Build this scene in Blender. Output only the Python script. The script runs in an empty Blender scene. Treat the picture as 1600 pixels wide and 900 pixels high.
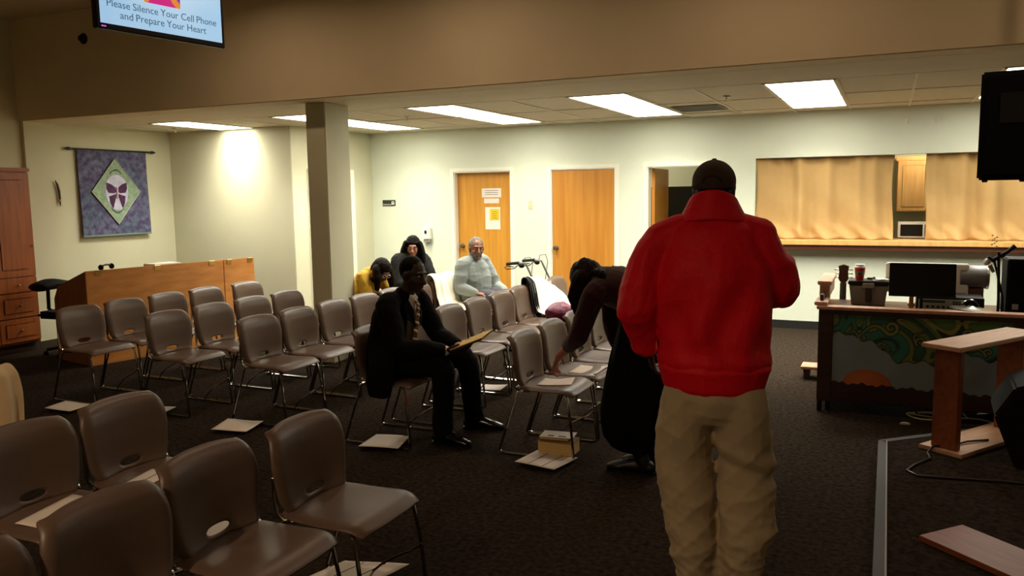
import bpy, bmesh, math, random
import numpy as np
from mathutils import Vector, Matrix, noise

random.seed(7)
S = bpy.context.scene
COL = S.collection
PI = math.pi

# ------------------------------------------------------------------ camera
cam_d = bpy.data.cameras.new('camera')
cam_d.sensor_width = 36.0
cam_d.lens = 1265.22 / 1600 * 36.0
cam_d.clip_start = 0.05
cam = bpy.data.objects.new('camera', cam_d)
COL.objects.link(cam)
_yaw, _pit, _rol = 0.434719, 0.1160116, -0.0142924
_f = Vector((-math.sin(_yaw) * math.cos(_pit), math.cos(_yaw) * math.cos(_pit), -math.sin(_pit)))
_r = Vector((math.cos(_yaw), math.sin(_yaw), 0))
_u = _r.cross(_f)
_r2 = math.cos(_rol) * _r + math.sin(_rol) * _u
_u2 = -math.sin(_rol) * _r + math.cos(_rol) * _u
cam.matrix_world = Matrix(((_r2.x, _u2.x, -_f.x, 0), (_r2.y, _u2.y, -_f.y, 0), (_r2.z, _u2.z, -_f.z, 1.71), (0, 0, 0, 1)))
S.camera = cam

# ------------------------------------------------------------------ world, exposure, light levels
w = bpy.data.worlds.new('world')
S.world = w
w.use_nodes = True
w.node_tree.nodes['Background'].inputs[0].default_value = (0.02, 0.014, 0.009, 1)
w.node_tree.nodes['Background'].inputs[1].default_value = 0.2
S.view_settings.view_transform = 'Standard'
S.view_settings.look = 'None'
S.view_settings.gamma = 1.0
S.view_settings.use_curve_mapping = False
S.view_settings.exposure = 0.0
FLUO = 9.5            # emission of the fluorescent diffusers
FLUO_W = 29.0         # watts of the tubes behind each diffuser
FLUO_COL = (1.0, 0.95, 0.82)
CAN_W = 18.0          # watts of each recessed downlight in the front room
CAN_COL = (1.0, 0.70, 0.47)
KITCHEN_W = 30.0
OFFICE_W = 45.0

# ------------------------------------------------------------------ materials
def srgb(r, g, b):
    f = lambda c: (c / 255 / 12.92) if c / 255 <= 0.04045 else ((c / 255 + 0.055) / 1.055) ** 2.4
    return (f(r), f(g), f(b))

MATS = {}
def mat(name, col, rough=0.6, metal=0.0, vary=0.0, scale=8.0, bump=0.0, bscale=None, spec=0.5, stretch=None, col2=None, detail=4.0, sheen=0.0, dist=0.02):
    if name in MATS:
        return MATS[name]
    m = bpy.data.materials.new(name)
    m.use_nodes = True
    nt = m.node_tree
    b = nt.nodes['Principled BSDF']
    c = srgb(*col)
    b.inputs['Base Color'].default_value = (*c, 1)
    b.inputs['Roughness'].default_value = rough
    b.inputs['Metallic'].default_value = metal
    b.inputs['Specular IOR Level'].default_value = spec
    if sheen:
        b.inputs['Sheen Weight'].default_value = sheen
    if vary or col2 or bump:
        tc = nt.nodes.new('ShaderNodeTexCoord')
        mp = nt.nodes.new('ShaderNodeMapping')
        nt.links.new(tc.outputs['Object'], mp.inputs[0])
        if stretch:
            mp.inputs['Scale'].default_value = stretch
        nz = nt.nodes.new('ShaderNodeTexNoise')
        nz.inputs['Scale'].default_value = scale
        nz.inputs['Detail'].default_value = detail
        nt.links.new(mp.outputs[0], nz.inputs['Vector'])
        if vary or col2:
            rp = nt.nodes.new('ShaderNodeValToRGB')
            rp.color_ramp.elements[0].position = 0.32
            rp.color_ramp.elements[1].position = 0.68
            c2 = srgb(*col2) if col2 else tuple(min(1, x * (1 + vary)) for x in c)
            c1 = c if col2 else tuple(x * (1 - vary) for x in c)
            rp.color_ramp.elements[0].color = (*c1, 1)
            rp.color_ramp.elements[1].color = (*c2, 1)
            nt.links.new(nz.outputs[0], rp.inputs[0])
            nt.links.new(rp.outputs[0], b.inputs['Base Color'])
        if bump:
            n2 = nz
            if bscale:
                n2 = nt.nodes.new('ShaderNodeTexNoise')
                n2.inputs['Scale'].default_value = bscale
                n2.inputs['Detail'].default_value = 3
                nt.links.new(mp.outputs[0], n2.inputs['Vector'])
            bp = nt.nodes.new('ShaderNodeBump')
            bp.inputs['Strength'].default_value = bump
            bp.inputs['Distance'].default_value = dist
            nt.links.new(n2.outputs[0], bp.inputs['Height'])
            nt.links.new(bp.outputs[0], b.inputs['Normal'])
    MATS[name] = m
    return m

def emis(name, col, strength):
    if name in MATS:
        return MATS[name]
    m = bpy.data.materials.new(name)
    m.use_nodes = True
    b = m.node_tree.nodes['Principled BSDF']
    b.inputs['Base Color'].default_value = (*col, 1)
    b.inputs['Emission Color'].default_value = (*col, 1)
    b.inputs['Emission Strength'].default_value = strength
    MATS[name] = m
    return m

def vcol_mat(name, rough=0.6, bump=0.0, emit=0.0, bscale=60):
    if name in MATS:
        return MATS[name]
    m = bpy.data.materials.new(name)
    m.use_nodes = True
    nt = m.node_tree
    b = nt.nodes['Principled BSDF']
    a = nt.nodes.new('ShaderNodeVertexColor')
    a.layer_name = 'paint'
    nt.links.new(a.outputs[0], b.inputs['Base Color'])
    b.inputs['Roughness'].default_value = rough
    if emit:
        nt.links.new(a.outputs[0], b.inputs['Emission Color'])
        b.inputs['Emission Strength'].default_value = emit
    if bump:
        nz = nt.nodes.new('ShaderNodeTexNoise')
        nz.inputs['Scale'].default_value = bscale
        bp = nt.nodes.new('ShaderNodeBump')
        bp.inputs['Strength'].default_value = bump
        bp.inputs['Distance'].default_value = 0.01
        nt.links.new(nz.outputs[0], bp.inputs['Height'])
        nt.links.new(bp.outputs[0], b.inputs['Normal'])
    MATS[name] = m
    return m

WALL = mat('wall_paint', (222, 228, 208), 0.75, vary=0.03, scale=2.0, bump=0.05, bscale=120)
WALL2 = mat('wall_paint_sand', (206, 204, 174), 0.75, vary=0.03, scale=2.0, bump=0.05, bscale=120)
BEAMP = mat('beam_paint', (216, 200, 165), 0.8, vary=0.04, scale=1.5, bump=0.05, bscale=90)
TRIMW = mat('white_trim', (242, 240, 222), 0.45)
TILE = mat('ceiling_tile', (214, 206, 184), 0.9, vary=0.05, scale=40, bump=0.25, bscale=160)
TBAR = mat('ceiling_tbar', (226, 220, 200), 0.6)
DRYW = mat('ceiling_drywall', (212, 202, 176), 0.85, vary=0.03, scale=3)
CARPET = mat('carpet', (40, 32, 25), 0.97, col2=(74, 62, 50), scale=34, detail=6, bump=0.9, bscale=260, spec=0.05)
CARPET2 = mat('carpet_platform', (36, 28, 21), 0.97, col2=(66, 53, 41), scale=34, detail=6, bump=0.9, bscale=260, spec=0.05)
BLACKB = mat('black_baseboard', (22, 20, 17), 0.6)
DOORW = mat('door_oak', (186, 122, 44), 0.38, col2=(204, 142, 58), scale=3.2, stretch=(5, 5, 0.35), detail=5)
DOORW2 = mat('door_oak_light', (200, 138, 48), 0.38, col2=(216, 156, 62), scale=3.2, stretch=(5, 5, 0.35), detail=5)
CHERRY = mat('cherry_wood', (148, 78, 36), 0.35, col2=(174, 98, 48), scale=4, stretch=(6, 6, 0.5), detail=5)
PINE = mat('pine_ply', (190, 122, 54), 0.5, col2=(212, 144, 72), scale=3, stretch=(1, 1.2, 5), detail=5)
MAPLE = mat('maple', (214, 164, 98), 0.4, col2=(228, 182, 116), scale=4, stretch=(6, 6, 0.6))
DARKW = mat('dark_walnut', (44, 24, 17), 0.35, col2=(62, 34, 24), scale=5, stretch=(0.6, 6, 6))
PINKW = mat('worn_pale_wood', (176, 128, 100), 0.5, col2=(198, 150, 120), scale=5, stretch=(6, 1, 6))
RAILW = mat('rail_wood', (118, 60, 30), 0.45, col2=(138, 74, 38), scale=5, stretch=(1, 6, 6))
RAILL = mat('rail_wood_light', (180, 140, 106), 0.5, col2=(200, 160, 126), scale=5, stretch=(1, 6, 6))
SHELL = mat('chair_shell', (100, 80, 66), 0.38, vary=0.04, scale=60, bump=0.06, bscale=320)
CHROME = mat('chrome', (150, 146, 140), 0.12, 1.0)
STEEL = mat('brushed_steel', (168, 162, 150), 0.3, 1.0)
BRASS = mat('brass', (214, 176, 104), 0.3, 1.0)
BLACKP = mat('black_plastic', (11, 11, 11), 0.45, spec=.3)
BLACKM = mat('black_metal', (22, 22, 22), 0.35, 0.6)
BLACKV = mat('black_vinyl', (9, 9, 8), 0.7, bump=0.2, bscale=180, spec=.2)
GRILLE = mat('speaker_grille', (8, 8, 8), 0.8, bump=0.6, bscale=400, spec=.15)
PAPER = mat('paper', (236, 226, 214), 0.8)
WHITEP = mat('white_plastic', (236, 234, 222), 0.4)
INK = mat('ink', (60, 56, 56), 0.8)
GREYP = mat('grey_plastic', (150, 146, 138), 0.5)

# ------------------------------------------------------------------ mesh helpers
class MB:
    def __init__(s):
        s.v = []; s.f = []
    def add(s, vs, fs):
        o = len(s.v)
        s.v += [tuple(p) for p in vs]
        s.f += [tuple(i + o for i in f) for f in fs]
        return s
    def box(s, a, b, M=None):
        x0, y0, z0 = a; x1, y1, z1 = b
        vs = [Vector(p) for p in ((x0,y0,z0),(x1,y0,z0),(x1,y1,z0),(x0,y1,z0),(x0,y0,z1),(x1,y0,z1),(x1,y1,z1),(x0,y1,z1))]
        if M is not None:
            vs = [M @ p for p in vs]
        return s.add(vs, [(0,3,2,1),(4,5,6,7),(0,1,5,4),(1,2,6,5),(2,3,7,6),(3,0,4,7)])
    def cbox(s, c, d, M=None):
        return s.box([c[i] - d[i] / 2 for i in range(3)], [c[i] + d[i] / 2 for i in range(3)], M)
    def tube(s, pts, r, n=8, closed=False, cap=True):
        pts = [Vector(p) for p in pts]
        rr = r if isinstance(r, (list, tuple)) else [r] * len(pts)
        N = len(pts); rings = []; prev = None
        for i, p in enumerate(pts):
            if closed:
                t = (pts[(i + 1) % N] - pts[i - 1]).normalized()
            else:
                t = (pts[min(i + 1, N - 1)] - pts[max(i - 1, 0)]).normalized()
            if prev is None:
                a = Vector((0, 0, 1)) if abs(t.z) < 0.9 else Vector((1, 0, 0))
                prev = (a - t * a.dot(t)).normalized()
            else:
                q = prev - t * prev.dot(t)
                if q.length > 1e-6:
                    prev = q.normalized()
            w_ = t.cross(prev)
            rings.append([p + (prev * math.cos(2 * PI * k / n) + w_ * math.sin(2 * PI * k / n)) * rr[i] for k in range(n)])
        vs = [q for R in rings for q in R]; fs = []
        for i in range(N if closed else N - 1):
            for k in range(n):
                j = (i + 1) % N
                fs.append((i * n + k, i * n + (k + 1) % n, j * n + (k + 1) % n, j * n + k))
        if cap and not closed:
            fs.append(tuple(range(n))[::-1]); fs.append(tuple(range((N - 1) * n, N * n)))
        return s.add(vs, fs)
    def lathe(s, prof, c=(0, 0, 0), n=20, M=None, cap=True):
        vs = []; fs = []
        for (r, z) in prof:
            for k in range(n):
                vs.append(Vector((r * math.cos(2 * PI * k / n), r * math.sin(2 * PI * k / n), z)))
        if M is not None:
            vs = [M @ p for p in vs]
        vs = [p + Vector(c) for p in vs]
        N = len(prof)
        for i in range(N - 1):
            for k in range(n):
                fs.append((i * n + k, i * n + (k + 1) % n, (i + 1) * n + (k + 1) % n, (i + 1) * n + k))
        if cap:
            fs.append(tuple(range(n))[::-1]); fs.append(tuple(range((N - 1) * n, N * n)))
        return s.add(vs, fs)
    def prism(s, poly, ext):
        """poly: list of 3D points (planar), ext: extrusion vector"""
        e = Vector(ext); p = [Vector(q) for q in poly]; n = len(p)
        vs = p + [q + e for q in p]
        fs = [tuple(range(n))[::-1], tuple(range(n, 2 * n))] + [(i, (i + 1) % n, n + (i + 1) % n, n + i) for i in range(n)]
        return s.add(vs, fs)
    def ell(s, c, r, M=None, nu=14, nv=10):
        vs = []; fs = []
        c = Vector(c)
        for j in range(1, nv):
            th = PI * j / nv
            for k in range(nu):
                ph = 2 * PI * k / nu
                p = Vector((r[0] * math.sin(th) * math.cos(ph), r[1] * math.sin(th) * math.sin(ph), r[2] * math.cos(th)))
                vs.append(p)
        vs += [Vector((0, 0, r[2])), Vector((0, 0, -r[2]))]
        T = len(vs) - 2
        for j in range(nv - 2):
            for k in range(nu):
                fs.append((j * nu + k, (j + 1) * nu + k, (j + 1) * nu + (k + 1) % nu, j * nu + (k + 1) % nu))
        for k in range(nu):
            fs.append((T, k, (k + 1) % nu)); fs.append((T + 1, (nv - 2) * nu + (k + 1) % nu, (nv - 2) * nu + k))
        vs = [((M.to_3x3() @ p) if M is not None else p) + c for p in vs]
        return s.add(vs, fs)
    def limb(s, pts, rad, ref=(0, 0, 1), n=14, sub=4):
        P = [Vector(p) for p in pts]
        R = [(r, r) if not isinstance(r, (tuple, list)) else r for r in rad]
        ref = Vector(ref)
        cs = []; rs = []
        N = len(P)
        for i in range(N - 1):
            p0, p1, p2, p3 = P[max(i - 1, 0)], P[i], P[i + 1], P[min(i + 2, N - 1)]
            for k in range(sub):
                t = k / sub
                q = 0.5 * ((2 * p1) + (p2 - p0) * t + (2 * p0 - 5 * p1 + 4 * p2 - p3) * t * t + (3 * p1 - p0 - 3 * p2 + p3) * t ** 3)
                e = t * t * (3 - 2 * t)
                cs.append(q); rs.append((R[i][0] * (1 - e) + R[i + 1][0] * e, R[i][1] * (1 - e) + R[i + 1][1] * e))
        cs.append(P[-1]); rs.append(R[-1])
        tan = [(cs[min(i + 1, len(cs) - 1)] - cs[max(i - 1, 0)]).normalized() for i in range(len(cs))]
        # rounded ends
        out = []
        m0 = min(rs[0])
        for a in (75, 50, 25):
            out.append((cs[0] - tan[0] * m0 * math.sin(math.radians(a)), [q * math.cos(math.radians(a)) for q in rs[0]], tan[0]))
        out += [(cs[i], rs[i], tan[i]) for i in range(len(cs))]
        m1 = min(rs[-1])
        for a in (25, 50, 75):
            out.append((cs[-1] + tan[-1] * m1 * math.sin(math.radians(a)), [q * math.cos(math.radians(a)) for q in rs[-1]], tan[-1]))
        vs = []; fs = []; prev = None
        for c, r, t in out:
            a = ref.cross(t)
            if a.length < 0.15:
                a = prev if prev is not None else Vector((1, 0, 0)).cross(t)
                a = a - t * a.dot(t)
            a.normalize()
            if prev is not None and a.dot(prev) < 0:
                a = -a
            prev = a
            b = t.cross(a)
            for k in range(n):
                vs.append(c + a * r[0] * math.cos(2 * PI * k / n) + b * r[1] * math.sin(2 * PI * k / n))
        L = len(out)
        for i in range(L - 1):
            for k in range(n):
                fs.append((i * n + k, i * n + (k + 1) % n, (i + 1) * n + (k + 1) % n, (i + 1) * n + k))
        fs.append(tuple(range(n))[::-1]); fs.append(tuple(range((L - 1) * n, L * n)))
        return s.add(vs, fs)
    def mesh(s, name, bevel=0, seg=2, smooth=False):
        me = bpy.data.meshes.new(name)
        me.from_pydata(s.v, [], s.f)
        bm = bmesh.new(); bm.from_mesh(me)
        bmesh.ops.recalc_face_normals(bm, faces=bm.faces)
        if bevel:
            es = [e for e in bm.edges if len(e.link_faces) == 2 and e.calc_face_angle(0) > 0.6]
            bmesh.ops.bevel(bm, geom=es, offset=bevel, segments=seg, affect='EDGES', clamp_overlap=True)
        bm.to_mesh(me); bm.free()
        if smooth:
            me.polygons.foreach_set('use_smooth', [True] * len(me.polygons))
            try:
                me.set_sharp_from_angle(angle=0.7)
            except Exception:
                pass
        return me
    def build(s, name, m, parent=None, bevel=0, seg=2, smooth=False, loc=None, rz=0):
        return ob(name, s.mesh(name, bevel, seg, smooth), m, parent, loc, rz)

def ob(name, me, m, parent=None, loc=None, rz=0):
    o = bpy.data.objects.new(name, me)
    if m is not None and not me.materials:
        me.materials.append(m)
    COL.objects.link(o)
    if parent is not None:
        o.parent = parent
    if loc is not None:
        o.location = loc
    o.rotation_euler.z = rz
    return o

def tag(o, label, cat, group=None):
    o['label'] = label; o['category'] = cat
    if group:
        o['group'] = group
    return o

def thing(name, label, cat, loc=(0, 0, 0), rz=0, group=None):
    o = bpy.data.objects.new(name, None)
    o.empty_display_size = 0.1
    COL.objects.link(o)
    o.location = loc; o.rotation_euler = (0, 0, rz)
    return tag(o, label, cat, group)

def struct(o):
    o['kind'] = 'structure'
    return o

def copy_tree(o, parent=None):
    c = o.copy(); COL.objects.link(c)
    if parent is not None:
        c.parent = parent
    for ch in list(o.children):
        copy_tree(ch, c)
    return c

def baked(o):
    """apply modifiers, return a mesh"""
    dg = bpy.context.evaluated_depsgraph_get()
    me = bpy.data.meshes.new_from_object(o.evaluated_get(dg))
    return me

def grid_mesh(name, nu, nv, fn, hole=None):
    vs = [fn(i / nu, j / nv) for j in range(nv + 1) for i in range(nu + 1)]
    fs = []
    for j in range(nv):
        for i in range(nu):
            if hole and hole(i, j):
                continue
            a = j * (nu + 1) + i
            fs.append((a, a + 1, a + nu + 2, a + nu + 1))
    return vs, fs

def solid_grid(name, nu, nv, fn, thick, sub=1, offset=-1, hole=None, smooth=True):
    vs, fs = grid_mesh(name, nu, nv, fn, hole)
    me = bpy.data.meshes.new(name)
    me.from_pydata(vs, [], fs)
    bm = bmesh.new(); bm.from_mesh(me)
    bmesh.ops.delete(bm, geom=[v for v in bm.verts if not v.link_faces], context='VERTS')
    bm.to_mesh(me); bm.free()
    o = bpy.data.objects.new('tmp', me); COL.objects.link(o)
    sm = o.modifiers.new('s', 'SOLIDIFY'); sm.thickness = thick; sm.offset = offset; sm.use_even_offset = True
    if sub:
        ss = o.modifiers.new('b', 'SUBSURF'); ss.levels = sub; ss.render_levels = sub
    r = baked(o)
    bpy.data.objects.remove(o)
    r.name = name
    if smooth:
        r.polygons.foreach_set('use_smooth', [True] * len(r.polygons))
    return r

def paint_grid(name, nu, nv, pos, colfn):
    """flat sheet with colour per vertex"""
    vs, fs = grid_mesh(name, nu, nv, pos)
    me = bpy.data.meshes.new(name)
    me.from_pydata(vs, [], fs)
    at = me.color_attributes.new('paint', 'FLOAT_COLOR', 'POINT')
    data = []
    for j in range(nv + 1):
        for i in range(nu + 1):
            data += [*colfn(i / nu, j / nv), 1.0]
    at.data.foreach_set('color', data)
    return me

def text_mesh(body, size, M, name='lettering', align='CENTER', ext=0.0005):
    cu = bpy.data.curves.new('t', 'FONT')
    cu.body = body; cu.size = size; cu.align_x = align; cu.align_y = 'CENTER'; cu.extrude = ext; cu.resolution_u = 3
    o = bpy.data.objects.new('t', cu); COL.objects.link(o)
    me = baked(o)
    bpy.data.objects.remove(o)
    me.materials.clear()
    me.transform(M)
    me.name = name
    return me

def fuse(mb, name, voxel=0.008, smooth=3, fac=0.5, fold=None):
    me = mb.mesh('tmp')
    o = bpy.data.objects.new('tmp', me); COL.objects.link(o)
    r = o.modifiers.new('r', 'REMESH'); r.mode = 'VOXEL'; r.voxel_size = voxel; r.use_smooth_shade = True
    if smooth:
        s_ = o.modifiers.new('s', 'SMOOTH'); s_.factor = fac; s_.iterations = smooth
    out = baked(o)
    bpy.data.objects.remove(o)
    out.name = name
    if fold is not None:
        n = len(out.vertices)
        co = np.empty(n * 3); out.vertices.foreach_get('co', co); co = co.reshape(-1, 3)
        no = np.empty(n * 3); out.vertices.foreach_get('normal', no); no = no.reshape(-1, 3)
        co = co + no * fold(co, no)[:, None]
        out.vertices.foreach_set('co', co.ravel())
        out.update()
    out.polygons.foreach_set('use_smooth', [True] * len(out.polygons))
    return out

def wrinkles(seed, amp, k=18.0, aniso=(1, 1, 1)):
    """soft ridged folds for cloth"""
    rs = np.random.RandomState(seed)
    W = [(rs.normal(size=3) * np.array(aniso) * k * (0.6 + 0.5 * i), rs.uniform(0, 6.28), rs.normal(size=3) * k * 0.6, rs.uniform(0, 6.28)) for i in range(4)]
    def fn(co, no):
        d = np.zeros(len(co))
        for i, (a, ph, b, ph2) in enumerate(W):
            d += (1 - np.abs(np.sin(co @ a * 0.5 + ph + 1.4 * np.sin(co @ b * 0.5 + ph2)))) ** 2 / (1 + 0.6 * i)
        return (d - d.mean()) * amp
    return fn
# ================================================================== STRUCTURE
YB = 10.465          # back wall face
ZC = 2.64            # low ceiling
XL = -9.38           # left wall face
YBEAM = 6.39
ZF = 3.80            # front-room ceiling

fl = struct(MB().box((-9.6, -3.2, -0.1), (4.7, 14.2, 0)).build('floor', CARPET))
struct(MB().box((XL - 0.2, -3.2, 0), (XL, 8.62, ZF)).build('wall_left', WALL2))
struct(MB().box((XL, 6.42, 0), (XL + 0.05, 6.84, ZC)).build('trim_1', WALL2))
struct(MB().box((XL - 0.2, 8.62, 0), (-7.2, YB + 0.15, ZC + 0.05)).build('wall_alcove', WALL2, bevel=0.006))
wb = MB()
def wall_x(x0, x1, z0, z1):
    wb.box((x0, YB, z0), (x1, YB + 0.14, z1))
DT = 2.03
wall_x(-7.2, -5.77, 0, ZC + .05); wall_x(-5.77, -4.86, DT, ZC + .05); wall_x(-4.86, -4.24, 0, ZC + .05); wall_x(-4.24, -3.32, DT, ZC + .05)
wall_x(-3.32, -2.88, 0, ZC + .05); wall_x(-2.88, -1.97, DT, ZC + .05); wall_x(-1.97, -1.525, 0, ZC + .05)
wall_x(-1.525, 3.2, 0, 1.045); wall_x(-1.525, 3.2, 2.115, ZC + .05); wall_x(3.2, 4.7, 0, ZC + .05)
struct(wb.build('wall_back', WALL))
struct(MB().box((4.5, -3.2, 0), (4.7, YB + .14, ZF)).build('wall_right', WALL2))
struct(MB().box((-9.6, -3.2, 0), (4.7, -3.0, ZF)).build('wall_front', WALL2))
struct(MB().box((-9.6, -3.2, ZF), (4.7, YBEAM + 0.3, ZF + 0.1)).build('ceiling_front', DRYW))
struct(MB().box((-9.6, YBEAM, ZC), (4.7, YBEAM + 0.26, ZF)).build('beam', BEAMP, bevel=0.006))
struct(MB().box((-5.36, 6.66, 0), (-5.12, 7.06, ZC)).build('pillar', WALL2, bevel=0.008))

# low ceiling: drywall margin, tiles and bars
ce = struct(MB().box((-9.6, YBEAM + 0.26, ZC), (4.7, 7.53, ZC + 0.08)).box((-9.6, 7.53, ZC + 0.05), (4.7, YB + .14, ZC + 0.08)).build('ceiling', DRYW))
XP = 0.615; X0 = -1.055
ylines = [7.53, 8.75, 9.97, YB]
LIGHT_CELLS = {(k, j) for k in (0, -3, -6, -9, 3) for j in (0, 1)} | {(-12, 0)}
tile_cache = {}
gb = MB()
ks = list(range(-14, 10))
for k in ks:
    xa, xb = X0 + k * XP, X0 + (k + 1) * XP
    xa, xb = max(xa, XL), min(xb, 4.5)
    if xb - xa < 0.03:
        continue
    for j in range(3):
        ya, yb = ylines[j], ylines[j + 1]
        if xb <= -7.19 and ya >= 8.62:
            continue
        if (k, j) in LIGHT_CELLS:
            continue
        key = (round(xb - xa, 3), round(yb - ya, 3))
        if key not in tile_cache:
            tile_cache[key] = MB().cbox((0, 0, 0), (key[0] - 0.02, key[1] - 0.02, 0.016)).mesh('tile', bevel=0.003, seg=1)
            tile_cache[key].materials.append(TILE)
        o = ob('tile', tile_cache[key], None, ce, ((xa + xb) / 2, (ya + yb) / 2, ZC + 0.013 + random.uniform(-.001, .001)))
    if k > -14:
        gb.box((xa - 0.012, 7.53, ZC - 0.003), (xa + 0.012, YB if xa > -7.2 else 8.62, ZC + 0.004))
for y in ylines[:-1]:
    gb.box((XL if y < 8.6 else -7.2, y - 0.012, ZC - 0.003), (4.5, y + 0.012, ZC + 0.004))
gb.box((-7.2, YB - 0.022, ZC - 0.004), (4.5, YB, ZC + 0.004))
gb.build('ceiling_grid', TBAR, ce)
# return-air grille and open gap in the tiles
vg = thing('air_vent', 'grey louvred air grille in the ceiling tiles beyond the standing man', 'vent', (-1.98, 9.36, ZC - 0.002))
MB().box((-.27, -.29, -.006), (.27, .29, 0)).build('vent_frame', mat('vent_grey', (160, 156, 140), .5), vg, bevel=.002)
sl = MB().box((-.25, -.008, -.010), (.25, .008, -.005)).mesh('slat'); sl.materials.append(mat('vent_slat', (120, 116, 102), .5))
for i in range(12):
    ob('slat', sl, None, vg, (0, -.25 + i * .045, 0))
for i, (x, y, wh) in enumerate([(-5.24, 8.39, 'between the two light strips right of the pillar'), (-1.495, 8.33, 'left of the light strip above the serving window'), (-8.64, 8.05, 'beside the short light above the alcove')]):
    sp = thing('sprinkler', 'small ceiling sprinkler head ' + wh, 'sprinkler', (x, y, ZC - 0.004), 0, 'ceiling sprinklers')
    MB().lathe([(.04, 0), (.038, -.006), (.012, -.008)], n=16).build('escutcheon', STEEL, sp, smooth=True)
    MB().lathe([(.009, -.006), (.009, -.03), (.004, -.034), (.004, -.048), (.016, -.05), (.016, -.053)], n=12).build('nozzle', BRASS, sp, smooth=True)

# fluorescent troffers
LW = {0: 'left of the serving window', -3: 'straight over the two closed doors', -6: 'right of the square pillar', -9: 'partly behind the square pillar', 3: 'at the right edge above the hanging speaker'}
diff = emis('fluorescent_diffuser', FLUO_COL, FLUO)
for (k, j) in sorted(LIGHT_CELLS):
    xa = X0 + k * XP; ya, yb = ylines[j], ylines[j + 1]
    if k == -12:
        lab = 'single bright ceiling light over the alcove beside the tapestry'
    else:
        lab = ('nearer' if j == 0 else 'farther') + ' half of the bright ceiling light strip ' + LW[k]
    if k == -12:
        xa += 0.06; ya -= .15; yb -= .15
    t = thing('ceiling_light', lab, 'ceiling light', ((xa + xa + XP) / 2, (ya + yb) / 2, ZC), 0, 'fluorescent ceiling panels')
    hx, hy = XP / 2, (yb - ya) / 2
    f = MB()
    for s in (-1, 1):
        f.box((s * hx - .014 * (s > 0) * 2, -hy, -.008), (s * hx + .028 * (s < 0), hy, .03))
        f.box((-hx, s * hy - .028 * (s > 0), -.008), (hx, s * hy + .028 * (s < 0), .03))
    f.box((-hx, -hy, .03), (hx, hy, .04))
    f.build('frame', TBAR, t)
    MB().box((-hx + .026, -hy + .026, -.004), (hx - .026, hy - .026, .006)).build('diffuser', diff, t)
    ld = bpy.data.lights.new('tube_lamp', 'AREA'); ld.shape = 'RECTANGLE'; ld.size = 2 * hx - .06; ld.size_y = 2 * hy - .06
    ld.energy = FLUO_W; ld.color = FLUO_COL; ld.spread = math.radians(118)
    lo = bpy.data.objects.new('tube_lamp', ld); COL.objects.link(lo); lo.parent = t; lo.location = (0, 0, -.012)

# recessed downlights of the dim front room (their own warm lamps)
CANS = [(-5.3, 5.2, .5, 160), (-3.2, 5.2, .6, 160), (-0.8, 5.2, .5, 160), (1.6, 5.2, 0.5, 160), (-4.6, -1.7, .4, 150), (-2.3, -1.9, 5.6, 150)]
CW = ['nearest the left wall', 'nearest the television', 'nearest the centre of the beam', 'nearest the right end of the beam', 'behind the viewer at the far left', 'behind the viewer just left']
for (x, y, k, spr), wds in zip(CANS, CW):
    t = thing('recessed_light', 'small warm recessed downlight in the high ceiling, ' + wds, 'downlight', (x, y, ZF), 0, 'recessed downlights')
    MB().lathe([(.11, -.004), (.11, -.012), (.085, -.012), (.085, -.004)], n=20).build('trim_ring', WHITEP, t, smooth=True)
    MB().lathe([(.085, -.006), (.0, -.0061)], n=20, cap=False).build('lens', emis('can_lens', CAN_COL, 6), t)
    ld = bpy.data.lights.new('downlight_lamp', 'AREA'); ld.shape = 'DISK'; ld.size = 0.16
    ld.energy = CAN_W * k; ld.color = CAN_COL; ld.spread = math.radians(spr)
    lo = bpy.data.objects.new('downlight_lamp', ld); COL.objects.link(lo); lo.parent = t; lo.location = (0, 0, -.02)

# baseboards
struct(MB().box((-7.2, YB - .012, 0), (-5.83, YB, .1)).box((-4.8, YB - .012, 0), (-4.3, YB, .1)).box((-3.26, YB - .012, 0), (-2.94, YB, .1)).box((-1.91, YB - .012, 0), (4.5, YB, .1)).build('baseboard_back', BLACKB))
struct(MB().box((XL, 8.608, 0), (-7.2, 8.62, .1)).box((-7.2, 8.62, 0), (-7.188, 8.9, .1)).box((-7.2, 9.98, 0), (-7.188, YB, .1)).build('baseboard_alcove', BLACKB))
struct(MB().box((XL, -3, 0), (XL + .012, 6.42, .1)).box((XL, 6.84, 0), (XL + .012, 8.62, .1)).build('baseboard_left', BLACKB))

# doors on the back wall ------------------------------------------------
def casing(n, x0, x1, rec=0.0):
    m = MB()
    m.box((x0 - .06, YB - .015, 0), (x0, YB + .005, DT + .055)); m.box((x1, YB - .015, 0), (x1 + .06, YB + .005, DT + .055))
    m.box((x0, YB - .015, DT), (x1, YB + .005, DT + .055))
    m.box((x0 - .001, YB - .004, 0), (x0 + .012, YB + .15, DT)); m.box((x1 - .012, YB - .004, 0), (x1 + .001, YB + .15, DT)); m.box((x0, YB - .004, DT - .012), (x1, YB + .15, DT + .001))
    return struct(m.build('trim_%d' % n, TRIMW, bevel=.003))
def knob(parent, x, y, z, sgn=-1):
    M = Matrix.Rotation(PI / 2, 4, 'X')
    MB().lathe([(.034, 0), (.034, .006), (.014, .008), (.012, .03), (.026, .038), (.031, .052), (.026, .064), (.0, .067)], n=18, M=M).build('door_knob', STEEL, parent, smooth=True, loc=(x, y, z))
def door(n, x0, x1, yface, m, knob_x, hinge_x):
    d = struct(MB().box((x0 + .014, yface, .008), (x1 - .014, yface + .042, DT - .015)).build('door_%d' % n, m, bevel=.002))
    knob(d, knob_x, yface, .955)
    for z in (.25, 1.05, 1.82):
        if hinge_x is not None:
            MB().lathe([(.008, -.05), (.008, .05)], n=8).build('hinge', STEEL, d, loc=(hinge_x, yface - .006, z), smooth=True)
    return d
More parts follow.
